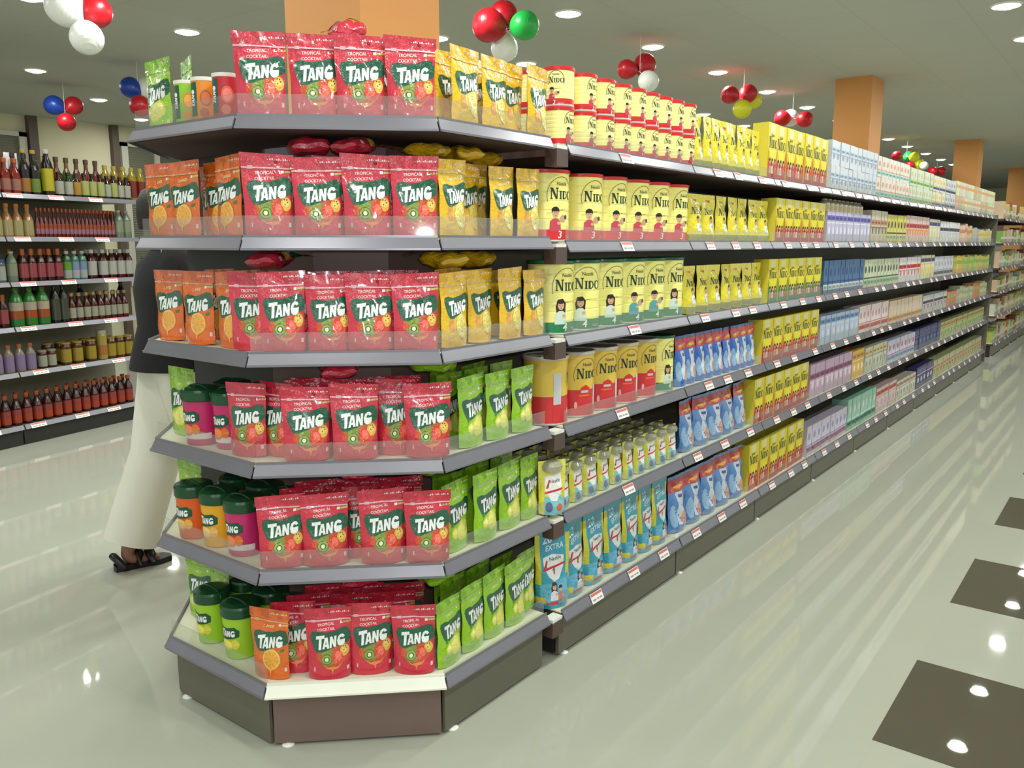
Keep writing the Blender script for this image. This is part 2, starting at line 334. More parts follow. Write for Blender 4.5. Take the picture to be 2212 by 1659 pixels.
def can(name, r, h, base, lidc, band, num=None, kidshirt=(200, 70, 90), girl=False, red=False, s=1.0, seam=False):
    root = link(name, None); mb = MB()
    prof = [(r*.97, 0), (r*1.01, .003), (r*1.01, .007), (r*.99, .01)]
    nb = 7
    for i in range(nb+1):
        z = .012+(h-.03)*i/nb; prof += [(r*.99, z)] + ([(r*.975, z+.004), (r*.99, z+.008)] if 1 < i < nb and not red else [])
    prof += [(r*1.0, h-.012), (r*1.01, h-.008)]
    bz = h*.16 if not red else h*.38
    cols = [(204, 204, 200) if p[1] < .007 or p[1] > h-.012 else (band if p[1] < bz-.004 else base) for p in prof]
    mb.lathe(prof, 32, cols=cols)
    fm = lambda u, v, off: ((r*.995+off)*sin(u/r), -(r*.995+off)*cos(u/r), v)
    us = seg(-r*1.9, r*1.9, 22); vs = seg(0, h, 2); A = Art()
    A.rect(-r*1.5, r*1.5, .012, bz, band, 1)
    k = h/.26
    A.arc(0, .168*k, .062*k, .068*k, -20, 200, .0022, (120, 104, 40), 2, 22)
    A.text('Nestlé', 0, .204*k, .018*k, (100, 92, 40), 2)
    A.nido(.004*k, .155*k, .036*k, base)
    if not red:
        A.poly([(-.06*k, .105*k), (.0, .118*k), (.07*k, .112*k), (.07*k, .109*k), (0, .114*k), (-.06*k, .101*k)], (226, 214, 130), 1)
        kid(A, -.028*k, .075*k, 1.25*k, kidshirt, girl)
        if not girl: A.ell(.005*k, .085*k, .014*k, .013*k, (196, 160, 130), 4); A.ell(.018*k, .09*k, .008*k, .008*k, (70, 50, 40), 5)
        if num: A.text(num, -.012*k, .014*k, .038*k, (246, 246, 240), 3, 0, .15)
        A.rect(.022*k, .06*k, .022*k, .0235*k, (236, 200, 190), 2); A.rect(.026*k, .058*k, .016*k, .0175*k, (236, 200, 190), 2)
    else:
        A.poly([(-.05*k, .075*k), (-.03*k, .12*k), (-.01*k, .13*k), (.01*k, .118*k), (.02*k, .075*k)], (206, 50, 44), 2)
        A.rect(-.03*k, .004*k, .098*k, .108*k, (196, 190, 196), 3); A.rect(-.04*k, .01*k, .085*k, .09*k, (226, 120, 60), 3)
        A.rect(.038*k, .07*k, .03*k, .125*k, (222, 220, 222), 2); A.rect(.038*k, .07*k, .025*k, .045*k, (170, 150, 150), 3)
        A.ell(-.052*k, .05*k, .006*k, .014*k, (214, 190, 190), 2)
    if seam: A.rect(-r*1.5, -r*1.1, .08*k, .2*k, (196, 196, 200), 2)
    printed(A, fm, us, vs, mb); mb.build('can_body', TIN, root)
    l = MB(); l.lathe([(r*1.03, h-.012), (r*1.04, h-.008), (r*1.04, h), (r*1.0, h+.002), (r*.98, h-.001), (r*.5, h-.001)], 32, col=lidc); l.build('lid', PLAS, root)
    return root
def carton(name, w, h, d, base, art=None, side=None, top=None, parts=True):
    mb = MB(); x, y = w/2, d/2
    v = [(-x, -y, 0), (x, -y, 0), (x, y, 0), (-x, y, 0), (-x, -y, h), (x, -y, h), (x, y, h), (-x, y, h)]
    mb.add(v, [(0, 1, 5, 4)], base); mb.add(v, [(1, 2, 6, 5), (3, 0, 4, 7), (2, 3, 7, 6)], side or base); mb.add(v, [(4, 5, 6, 7), (3, 2, 1, 0)], top or side or base)
    if art:
        fm = lambda u, v, off: (u, -y-off, v)
        printed(art, fm, [], [], mb, .0004)
    if parts:
        root = link(name, None); mb.build('carton_body', CARD, root)
        f = MB(); f.box(-x, x, -y*.98, y*.1, h, h+.0012, tuple(int(c*.94) for c in (top or side or base))); f.build('top_flap', CARD, root); return root
    return mb.build(name, CARD)
def nido_box(red):
    A = Art(); w, h = .158, .245; b = (226, 208, 46)
    A.rect(-.079, .079, 0, .085, (190, 52, 40) if red else (60, 130, 66), 1)
    A.rect(-.05, .03, .2, .24, (226, 220, 160), 1); A.text('Nestlé', -.01, .186, .018, (110, 100, 40), 2); A.nido(0, .138, .044, b)
    A.poly([(-.066, .13), (.066, .13), (.0, .05)], (232, 218, 40), 2)
    for i, (u, sh) in enumerate(((-.045, (220, 150, 120)), (-.005, (226, 200, 180)), (.04, (200, 90, 80)))): kid(A, u, .055, .95, sh, i == 1, 3)
    A.poly([(-.079, .07), (-.079, .14), (-.06, .075)], (206, 96, 44) if red else (96, 140, 60), 2); A.poly([(.079, .07), (.079, .15), (.058, .075)], (206, 96, 44) if red else (96, 140, 60), 2)
    return carton('milk_powder_carton', w, h, .09, b, A, (222, 206, 60), (214, 204, 70))
def bag_art(kind, w, h):
    A = Art(); W2 = w/2
    if kind == 'yellow':
        A.rect(-W2, W2, 0, h*.16, (150, 150, 60), 1); A.nido(0, h*.58, w*.235, (236, 220, 50)); A.rect(-W2*.3, W2*.2, h*.84, h*.89, (190, 80, 60), 1)
        kid(A, 0, h*.36, w*8.2, (226, 232, 236), False, 2); A.ell(W2*.55, h*.42, w*.08, h*.05, (50, 60, 50), 2)
    elif kind == 'blue':
        A.rect(-W2, W2, h*.72, h*.95, (186, 34, 46), 1)
        A.ell(0, h*.80, w*.36, h*.05, (226, 110, 50), 2, rot=.2); A.ell(-.004, h*.80, w*.22, h*.025, (240, 190, 60), 3)
        A.poly([(-w*.18, h*.15), (w*.12, h*.12), (w*.20, h*.35), (w*.1, h*.45), (w*.2, h*.62), (w*.12, h*.72), (-w*.2, h*.7), (-w*.12, h*.5), (-w*.2, h*.35)], (212, 220, 232), 2)
        A.ell(w*.12, h*.24, w*.13, h*.12, (214, 150, 120), 3); A.rect(-w*.05, w*.12, h*.6, h*.66, (60, 90, 170), 3)
        A.ell(w*.28, h*.48, w*.12, h*.16, (36, 80, 190), 1); A.ell(-w*.33, h*.3, w*.14, h*.2, (150, 190, 226), 1)
        A.ell(w*.3, h*.16, w*.16, h*.06, (190, 210, 230), 1)
    elif kind == 'teal':
        A.rect(-W2, -W2*.74, h*.3, h*.9, (214, 206, 50), 1); A.rect(W2*.74, W2, h*.4, h*.9, (214, 206, 50), 1)
        A.text('EXTRA', .006, h*.715, w*.17, (226, 240, 246), 2, .14, .2); A.text('20', -w*.16, h*.79, w*.3, (230, 244, 248), 2, .1, .2); A.text('%', w*.12, h*.82, w*.18, (206, 60, 60), 2)
        A.poly([(-w*.3, h*.62), (-w*.05, h*.66), (w*.3, h*.64), (w*.3, h*.5), (w*.14, h*.36), (0, h*.33), (-w*.18, h*.4), (-w*.3, h*.52)], (232, 234, 234), 2)
        A.poly([(-w*.33, h*.46), (w*.34, h*.53), (w*.34, h*.555), (-w*.33, h*.49)], (196, 34, 44), 3); A.poly([(-w*.3, h*.5), (-w*.2, h*.6), (-w*.16, h*.59), (-w*.22, h*.5)], (196, 34, 44), 3)
        A.text('Nestlé', w*.05, h*.585, w*.13, (60, 60, 70), 3, .1); A.rect(-w*.02, w*.02, h*.42, h*.5, (150, 30, 40), 3)
        A.poly([(-w*.4, h*.3), (w*.42, h*.36), (w*.42, h*.06), (-w*.4, h*.04)], (96, 176, 206), 1)
        kid(A, -w*.02, h*.2, w*6, (226, 226, 236), True, 3); kid(A, w*.18, h*.17, w*5.2, (206, 120, 110), False, 3)
        A.rect(-w*.25, w*.1, h*.05, h*.09, (200, 60, 60), 2); A.rect(-W2, -w*.28, h*.07, h*.15, (226, 206, 60), 2)
    elif kind == 'pack':
        A.rect(-W2, W2, 0, h*.35, (120, 192, 200), 1); A.rect(-W2, -W2*.7, 0, h*.8, (222, 214, 60), 2); A.rect(W2*.7, W2, h*.3, h*.8, (222, 214, 60), 2)
        A.poly([(-w*.3, h*.72), (w*.3, h*.76), (w*.32, h*.45), (w*.1, h*.26), (-w*.12, h*.28), (-w*.3, h*.45)], (236, 236, 234), 3)
        A.poly([(-w*.33, h*.40), (w*.34, h*.46), (w*.34, h*.50), (-w*.33, h*.44)], (200, 34, 44), 4); A.poly([(-w*.28, h*.5), (-w*.16, h*.66), (-w*.12, h*.64), (-w*.2, h*.5)], (196, 34, 44), 4)
        A.text('Nestlé', w*.06, h*.6, w*.15, (70, 70, 80), 4, .08); A.ell(w*.2, h*.14, w*.12, h*.07, (214, 90, 50), 3); A.ell(-w*.2, h*.16, w*.12, h*.1, (84, 96, 150), 3)
    return A
def bottle(name, r, h, col, capc, labc, neck=.4, lab=(.12, .5), caph=.12, lab2=None):
    root = link(name, None); mb = MB(); sh = 1-neck
    prof = [(r*.9, 0), (r, h*.02), (r, h*lab[0]), (r*1.01, h*lab[0]+.0005), (r*1.01, h*(lab[0]+lab[1])/2), (r*1.01, h*lab[1]), (r, h*lab[1]+.0005), (r, h*sh*.92), (r*.8, h*(sh+.06)), (r*.42, h*(sh+.18 if neck > .25 else sh+.08)), (r*.4, h*(1-caph))]
    cols = [col, col, labc, labc, lab2 or labc, labc, col, col, col, col, col]
    mb.lathe(prof, 14, cols=cols); mb.build('bottle_body', GLASSY, root)
    c = MB(); cr = r*.5 if neck > .15 else r*.95; c.lathe([(cr*.98, h*(1-caph)), (cr, h*(1-caph)+.002), (cr, h-.003), (cr*.9, h)], 14, col=capc); c.build('cap', PLAS, root)
    return root

def dup(root, loc=(0, 0, 0), rot=(0, 0, 0), sc=(1, 1, 1), label=None, group=None, cat=None, name=None):
    r = root.copy(); COL.objects.link(r); r.location = loc; r.rotation_euler = rot; r.scale = sc
    if name: r.name = name
    tag(r, label, cat, group)
    for ch in KIDS[root.name]:
        c = ch.copy(); COL.objects.link(c); c.parent = r
    return r
KIDS = {}; USED = set(); PLACED = []
def proto(o): KIDS[o.name] = list(o.children); return o
def put(root, loc, rot=(0, 0, 0), sc=(1, 1, 1), label=None, group=None, cat=None):
    """the first use moves the prototype itself, later ones copy it"""
    if root.name not in USED:
        USED.add(root.name); root.location = loc; root.rotation_euler = rot; root.scale = sc; tag(root, label, cat, group); PLACED.append(root); return root
    PLACED.append(dup(root, loc, rot, sc, label, group, cat)); return PLACED[-1]
ORD = ['first', 'second', 'third', 'fourth', 'fifth', 'sixth', 'seventh', 'eighth', 'ninth', 'tenth', 'eleventh', 'twelfth', 'thirteenth', 'fourteenth', 'fifteenth', 'sixteenth', 'seventeenth', 'eighteenth', 'nineteenth', 'twentieth']
ORD += ['twenty-'+o for o in ORD[:9]]+['thirtieth']+['thirty-'+o for o in ORD[:9]]
SH = {1: 'top', 2: 'second', 3: 'third', 4: 'fourth', 5: 'fifth', 6: 'bottom'}

# ---------------------------------------------------------------- room
def plane_obj(name, pts, mt):
    mb = MB(); mb.add(pts, [tuple(range(len(pts)))]); return tag(mb.build(name, mt), kind='structure')
def floor_mat():
    m = mat('polished_floor', (170, 172, 157), rough=.035, spec=.27); nt = m.node_tree; b = nt.nodes['Principled BSDF']
    g = nt.nodes['RGB'] if 'RGB' in nt.nodes else [n for n in nt.nodes if n.type == 'RGB'][0]
    tc = [n for n in nt.nodes if n.type == 'TEX_COORD'][0]
    n = nt.nodes.new('ShaderNodeTexNoise'); n.inputs['Scale'].default_value = 1.6; n.inputs['Detail'].default_value = 5
    nt.links.new(tc.outputs['Object'], n.inputs['Vector'])
    br = nt.nodes.new('ShaderNodeTexBrick'); br.offset = 0; br.inputs['Scale'].default_value = 1; br.inputs['Brick Width'].default_value = .6655; br.inputs['Row Height'].default_value = .6655
    br.inputs['Mortar Size'].default_value = .0008; br.inputs['Color1'].default_value = (1, 1, 1, 1); br.inputs['Color2'].default_value = (.98, .98, .98, 1); br.inputs['Mortar'].default_value = (.93, .93, .9, 1)
    mp = nt.nodes.new('ShaderNodeMapping'); mp.inputs['Location'].default_value = (-1.105+.6655*4, -1.247+.6655*6, 0)
    nt.links.new(tc.outputs['Object'], mp.inputs['Vector']); nt.links.new(mp.outputs[0], br.inputs['Vector'])
    mr = nt.nodes.new('ShaderNodeMapRange'); mr.inputs['To Min'].default_value = .95; mr.inputs['To Max'].default_value = 1.04
    nt.links.new(n.outputs['Fac'], mr.inputs['Value'])
    s1 = nt.nodes.new('ShaderNodeVectorMath'); s1.operation = 'SCALE'; nt.links.new(g.outputs[0], s1.inputs[0]); nt.links.new(mr.outputs[0], s1.inputs['Scale'])
    s2 = nt.nodes.new('ShaderNodeVectorMath'); s2.operation = 'MULTIPLY'; nt.links.new(s1.outputs[0], s2.inputs[0]); nt.links.new(br.outputs['Color'], s2.inputs[1])
    nt.links.new(s2.outputs[0], b.inputs['Base Color']); return m
def ceil_mat():
    m = mat('ceiling_tile', (182, 185, 175), rough=.9); nt = m.node_tree; b = nt.nodes['Principled BSDF']
    g = [n for n in nt.nodes if n.type == 'RGB'][0]; tc = [n for n in nt.nodes if n.type == 'TEX_COORD'][0]
    br = nt.nodes.new('ShaderNodeTexBrick'); br.offset = 0; br.inputs['Scale'].default_value = 1; br.inputs['Brick Width'].default_value = .7; br.inputs['Row Height'].default_value = .7
    br.inputs['Mortar Size'].default_value = .008; br.inputs['Color1'].default_value = (1, 1, 1, 1); br.inputs['Color2'].default_value = (.975, .975, .96, 1); br.inputs['Mortar'].default_value = (.93, .92, .86, 1)
    mp = nt.nodes.new('ShaderNodeMapping'); mp.inputs['Location'].default_value = (.35, .1, 0)
    nt.links.new(tc.outputs['Object'], mp.inputs['Vector']); nt.links.new(mp.outputs[0], br.inputs['Vector'])
    s2 = nt.nodes.new('ShaderNodeVectorMath'); s2.operation = 'MULTIPLY'; nt.links.new(g.outputs[0], s2.inputs[0]); nt.links.new(br.outputs['Color'], s2.inputs[1])
    nt.links.new(s2.outputs[0], b.inputs['Base Color']); return m
plane_obj('floor', [(-11.2, -6, 0), (8, -6, 0), (8, 34, 0), (-11.2, 34, 0)], floor_mat())
plane_obj('ceiling', [(-11.2, -6, CEIL), (-11.2, 34, CEIL), (8, 34, CEIL), (8, -6, CEIL)], ceil_mat())
DT = mat('dark_floor_tile', (84, 79, 65), rough=.015, spec=.5, noise=(2, .08))
for i in range(9):
    y = 1.25+(i-1)*1.331
    mb = MB(); mb.box(1.10, 1.7655, y, y+.6655, -.004, .0015); tag(mb.build('floor_tile', DT), kind='structure')
WALL = mat('beige_wall_paint', (206, 200, 170), rough=.8, noise=(2, .03))
mb = MB(); mb.box(-11.2, -11, -6, 34, 0, CEIL); tag(mb.build('wall_left', WALL), kind='structure')
mb = MB(); mb.box(-11.2, 8, 30, 30.2, 0, CEIL); tag(mb.build('wall_back', WALL), kind='structure')
FRAMEM = mat('pale_window_frame', (190, 188, 172), rough=.5, noise=(10, .03))
POSTM = mat('dark_brown_post', (88, 74, 62), rough=.5, noise=(10, .06))
def blinds_mat():
    m = mat('window_blinds', (112, 112, 96), rough=.6, noise=(3, .05)); nt = m.node_tree; b = nt.nodes['Principled BSDF']
    wv = nt.nodes.new('ShaderNodeTexWave'); wv.bands_direction = 'Z'; wv.inputs['Scale'].default_value = 9
    tc = [n for n in nt.nodes if n.type == 'TEX_COORD'][0]; nt.links.new(tc.outputs['Object'], wv.inputs['Vector'])
    bp = nt.nodes.new('ShaderNodeBump'); bp.inputs['Strength'].default_value = .8; bp.inputs['Distance'].default_value = .01
    nt.links.new(wv.outputs['Fac'], bp.inputs['Height']); nt.links.new(bp.outputs[0], b.inputs['Normal']); return m
BL = blinds_mat()
for i, (y0, y1) in enumerate(((1.2, 4.0), (5.35, 6.5), (7.2, 9.5))):
    z0, z1 = 1.0, 3.12
    r = empty('window_%d' % (i+1)); tag(r, kind='structure')
    m1 = MB(); m1.box(-11, -10.98, y0+.08, y1-.08, z0, z1-.06); m1.build('window_blind', BL, r)
    m2 = MB()
    for a, b_, c, d in ((y0, y0+.1, z0, z1), (y1-.1, y1, z0, z1), (y0, y1, z1-.06, z1), (y0, y1, z0-.06, z0), ((y0+y1)/2-.04, (y0+y1)/2+.04, z0, z1)): m2.box(-11, -10.94, a, b_, c, d)
    m2.build('window_frame', FRAMEM, r)
for i, (y0, y1) in enumerate(((4.02, 4.14), (5.2, 5.3))):
    m3 = MB(); m3.box(-11, -10.9, y0, y1, 0, CEIL); tag(m3.build('trim_%d' % (i+1), POSTM), kind='structure')
# orange columns standing in the line of shelving
for i, (x0, x1, y0, y1, lb) in enumerate(((-1.22, -.78, .83, 1.27, 'bright orange square column rising behind the rounded end display'),
        (-1.24, -.86, 8.15, 8.62, 'orange square column beyond the white cartons, next after the brightest one'),
        (-1.24, -.86, 15.0, 15.46, 'third orange column along the aisle, beside the farther lamps'), (-1.24, -.86, 21.8, 22.25, 'farthest orange column at the far end of the aisle'))):
    mb = MB(); mb.box(x0, x1, y0, y1, 0, CEIL); o = mb.build('column', ORANGE); tag(o, lb, 'column', kind='structure')
# ---------------------------------------------------------------- ceiling lamps
ring = MB(); n = 28
ring.lathe([(.108, -.004), (.112, 0), (.098, -.012), (.088, -.006)], n, col=(232, 232, 226)); ringm = ring.mesh('trim_ring', WHITEP)
ln = MB(); ln.lathe([(.012, -.030), (.045, -.026), (.072, -.017), (.088, -.006), (.089, -.003)], n, col=(250, 250, 250)); lensm = ln.mesh('lens', LENS)
ld = bpy.data.lights.new('downlight', 'AREA'); ld.shape = 'DISK'; ld.size = .14; ld.energy = LAMP_W; ld.color = (.97, 1, .955)
rows = {-2.09: [-1.3, .06, 1.43, 2.8, 4.206, 5.581, 7.003, 8.399, 9.817, 11.255, 12.65, 14.024, 15.4, 16.95, 18.44, 19.8, 21.4, 23],
        -3.42: [.1, 1.5, 2.85, 4.173, 5.471, 6.85, 8.2, 9.569, 11.0, 12.4],
        -4.93: [-1.2, .13, 1.508, 2.747], -7.6: [1.3, 2.70, 5.4], -8.83: [3.969], -10.0: [5.166],
        .62: [-4, -2.6, -1.2, .2, 1.6, 3.0, 4.45, 5.992, 7.25, 8.55, 9.95, 11.35, 12.75, 14.2, 15.6, 17],
        2.2: [-3.3, -1.9, -.5, .9, 2.3, 3.7, 5.1, 6.5, 8.0, 9.5, 11]}
RN = {-2.09: 'row over the far side of the long shelving', -3.42: 'second row beyond the long shelving', -4.93: 'row above the walking person', -7.6: 'row above the bottle shelves', -8.83: 'row near the beige wall', -10.0: 'row against the beige wall', .62: 'row above the aisle', 2.2: 'row on the outer side of the aisle'}
for x in rows:
    for i, y in enumerate(rows[x]):
        r = empty('downlight', (x, y, CEIL)); tag(r, 'recessed ceiling lamp, %s from near end, %s' % (ORD[i], RN[x]), 'ceiling lamp', 'recessed ceiling lamps')
        link('trim_ring', ringm, r); link('lens', lensm, r)
        a = bpy.data.objects.new('lamp_light', ld); COL.objects.link(a); a.parent = r; a.location = (0, 0, -.033)

# ---------------------------------------------------------------- rounded end display
A_, B_, W_, J_ = .4015, .422, .990, .988
LIP = {1: 1.929, 2: 1.590, 3: 1.249, 4: .910, 5: .569, 6: .187}
SHT = {k: v+.033 for k, v in LIP.items()}
R2 = math.hypot(A_, B_)
def frame(P, Q):
    e = Vector((Q[0]-P[0], Q[1]-P[1], 0)); L = e.length; e.normalize(); return Vector((P[0], P[1], 0)), e, Vector((e.y, -e.x, 0)), L
FACE = {'B': frame((-W_-B_, A_), (-W_, 0)), 'L': frame((-W_, 0), (-B_, 0)), 'C': frame((-B_, 0), (0, A_)), 'R': frame((0, A_), (0, J_))}
OUT = [(-W_-B_, .8), (-W_-B_, A_), (-W_, 0), (-B_, 0), (0, A_), (0, J_)]
def offs(poly, d):
    """offset an open polyline outward (to its right hand side) by d"""
    res = []
    for i, p in enumerate(poly):
        ns = []
        for a, b in ((i-1, i), (i, i+1)):
            if 0 <= a and b < len(poly):
                e = Vector((poly[b][0]-poly[a][0], poly[b][1]-poly[a][1])).normalized(); ns.append(Vector((e.y, -e.x)))
        m = ns[0] if len(ns) == 1 else (ns[0]+ns[1])/(1+ns[0].dot(ns[1]))
        res.append((p[0]+m.x*d, p[1]+m.y*d))
    return res
def strip_piece(p0, p1, q0, q1, z0, z1, parent, mt, nm='edge_strip'):
    """slanted ticket strip: p = lower outer edge, q = upper inner edge"""
    mb = MB(); th = .004; e = (Vector(p1)-Vector(p0)).normalized(); n = Vector((e.y, -e.x))
    P = [(p0[0], p0[1], z0), (p1[0], p1[1], z0), (q1[0], q1[1], z1), (q0[0], q0[1], z1)]
    I = [(x-n.x*th, y-n.y*th, z) for x, y, z in P]
    mb.add(P+I, [(0, 1, 2, 3), (7, 6, 5, 4), (0, 3, 7, 4), (1, 5, 6, 2), (0, 4, 5, 1), (3, 2, 6, 7)])
    s = Vector((-n.x, -n.y))*.001
    mb.obox((q0[0], q0[1]), e, n, 0, (Vector(q1)-Vector(q0)).length, -.001, .006, z1-.002, z1+.005)
    mb.obox((p0[0], p0[1]), e, n, 0, (Vector(p1)-Vector(p0)).length, -.002, .003, z0-.003, z0+.003)
    return mb.build(nm, mt, parent)
ED = tag(empty('end_display', (0, 0, 0)), 'six tier shelving end unit with chamfered corners stocked with drink powder', 'shelving unit')
IN = offs(OUT, -.017)
for k in range(1, 7):
    z0, zt = LIP[k], SHT[k]
    mb = MB(); pl = offs(OUT, -.02); back = [(-.7, J_), (-.7, .8)]
    poly = pl+back if False else [pl[0], pl[1], pl[2], pl[3], pl[4], pl[5], (-.7, J_), (-.7, .8)]
    mb.prism(poly, zt-.006, zt); shf = mb.build('shelf', SHELF, ED)
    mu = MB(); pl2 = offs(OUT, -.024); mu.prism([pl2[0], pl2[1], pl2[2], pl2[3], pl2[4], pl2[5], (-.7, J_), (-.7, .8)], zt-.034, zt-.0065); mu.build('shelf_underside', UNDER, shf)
    for i, f in enumerate(('B', 'L', 'C', 'R')):
        a, b = OUT[i+1], OUT[i+2]; c, d = IN[i+1], IN[i+2]
        ev = (Vector(b)-Vector(a)).normalized()*.004
        a2 = (a[0]+ev.x, a[1]+ev.y); b2 = (b[0]-ev.x, b[1]-ev.y); c2 = (c[0]+ev.x, c[1]+ev.y); d2 = (d[0]-ev.x, d[1]-ev.y)
        strip_piece(a2, b2, c2, d2, z0, z0+.036, shf, STRIPW if (k == 6 and f == 'C') else STRIP)
        if f in 'LCR' and not (k in (3,) and f == 'L') and not (k == 6 and f == 'C'):
            P, e, n_, L = FACE[f]; g = MB(); g.obox(P, e, n_, .012, L-.012, .026, .0285, zt, zt+.062); g.obox(P, e, n_, .012, L-.012, .0255, .029, zt+.062, zt+.0635); g.build('clear_guard', ACR, shf)
core = offs(OUT, -.40)
mb = MB(); cp = [(core[0][0], .8), core[1], core[2], core[3], core[4], (core[4][0], .8)]
mb.prism(cp, .02, 1.95); mb.build('back_panel', COREM, ED)
mb = MB(); mb.box(-1.385, -.84, .43, .45, .16, 1.95); mb.build('side_panel', BLACK, ED)
mb = MB(); mb.obox((cp[2][0], cp[2][1]), (1, 0), (0, -1), .02, .30, -.004, -.001, 1.60, 1.93); mb.build('pale_back_plate', mat('pale_lilac_panel', (176, 166, 180), rough=.5, noise=(9, .03)), ED)
KI = offs(OUT, -.035)
for i, f in enumerate(('B', 'L', 'C', 'R')):
    P, e, n_, L = frame(KI[i+1], KI[i+2]); mb = MB(); mb.obox(P, e, n_, .008, L-.008, 0, .012, .010, LIP[6]-.004)
    mb.build('kick_plate', KICK if f == 'C' else DGREY, ED)
    mf = MB(); mf.lathe([(.020, .0), (.021, .003), (.016, .007), (.007, .009), (.007, .0099)], 16, col=(228, 228, 220), cx=P.x+e.x*.05-n_.x*.006, cy=P.y+e.y*.05-n_.y*.006); mf.build('levelling_foot', WHITEP, ED)
mb = MB(); mb.prism([(a-0, b+0) for a, b in offs(OUT, -.06)]+[(-.7, J_), (-.7, .8)], .10, LIP[6]-.004); mb.build('base_box', BLACK, ED)

def pouches():
    d = {}
    for c, (fr, base, hd, zc) in dict(r=('tropical', (206, 44, 66), 0, (226, 176, 186)), o=('orange', (222, 104, 26), 0, (216, 160, 120)),
            y=('pineapple', (232, 186, 28), 0, (214, 184, 120)), g=('lemon', (150, 202, 34), 0, (160, 188, 110))).items():
        A = tang_art(fr, c)
        for i in range(3 if c == 'r' else 2):
            d[c+str(i)] = proto(pouch('drink_pouch', .154, .236, .056, base, A, zipc=zc, seed=ord(c)+i*7, wr_=1.35, topcut=(0, .05, -.06)[i]))
        d[c+'c'] = [proto(pouch('drink_pouch', .135, .15, .088, base, A, seed=90+ord(c)+q, cr=.008)) for q in range(2)]
    return d
PO = pouches()
TB = {'Tm': proto(tub('drink_tub', (196, 44, 106), (22, 72, 40), 0, (226, 120, 50))), 'To': proto(tub('drink_tub', (220, 96, 32), (22, 72, 40), 0, (240, 178, 84), False)),
      'Ty': proto(tub('drink_tub', (232, 170, 30), (22, 72, 40), 0, (240, 190, 110), False)), 'Tl': proto(tub('drink_tub', (160, 206, 44), (22, 72, 40), 0, (226, 214, 80), False))}
CN = {'cl': proto(canister('drink_canister', (150, 200, 50), (226, 150, 50))), 'co': proto(canister('drink_canister', (228, 140, 36), (196, 90, 40))), 'cr': proto(canister('drink_canister', (196, 36, 48), (226, 110, 90)))}
CNAME = {'r': 'red tropical drink pouch', 'o': 'orange drink powder pouch', 'y': 'yellow pineapple drink pouch', 'g': 'lime green lemon drink pouch', 'Gs': 'green pouch turned edge-on', 'Tm': 'magenta drink tub with dark green lid', 'To': 'orange drink tub with dark green lid', 'Ty': 'yellow drink tub with dark green lid', 'Tl': 'lime drink tub with dark green lid', 'cl': 'lime drink canister with white lid', 'co': 'orange drink canister with white lid', 'cr': 'red drink canister with white lid'}
cnt = {}
def place(face, t, d, kind, k, yaw=0, pitch=0, roll=0, z=0, sc=1, row='front row', label=None, flip=False):
    P, e, n_, L = FACE[face]; p = P+e*t-n_*d
    rz = math.atan2(n_.y, n_.x)+pi/2+yaw
    c = {'Gs': 'g'}.get(kind, kind)
    key = (kind, k, row); cnt[key] = cnt.get(key, 0)+1; i = cnt[key]
    if kind in TB: pr = TB[kind]; cat = 'tub'; grp = 'drink powder tubs on the end display'
    elif kind in CN: pr = CN[kind]; cat = 'canister'; grp = 'drink canisters on the top shelf'
    elif row == 'laid': pr = PO[c+'c'][rnd.randrange(2)]; cat = 'pouch'; grp = 'drink powder pouches on the end display'
    else: pr = PO[c+str(rnd.randrange(3 if c == 'r' else 2))]; cat = 'pouch'; grp = 'drink powder pouches on the end display'
    if not label:
        label = '%s, %s from the walker\'s side, %s, %s shelf' % (CNAME[kind], ORD[i-1], row, SH[k])
    return put(pr, (p.x, p.y, SHT[k]+.001+z), (pitch, roll, rz), sc if isinstance(sc, tuple) else (sc, sc, sc), label, grp, cat)
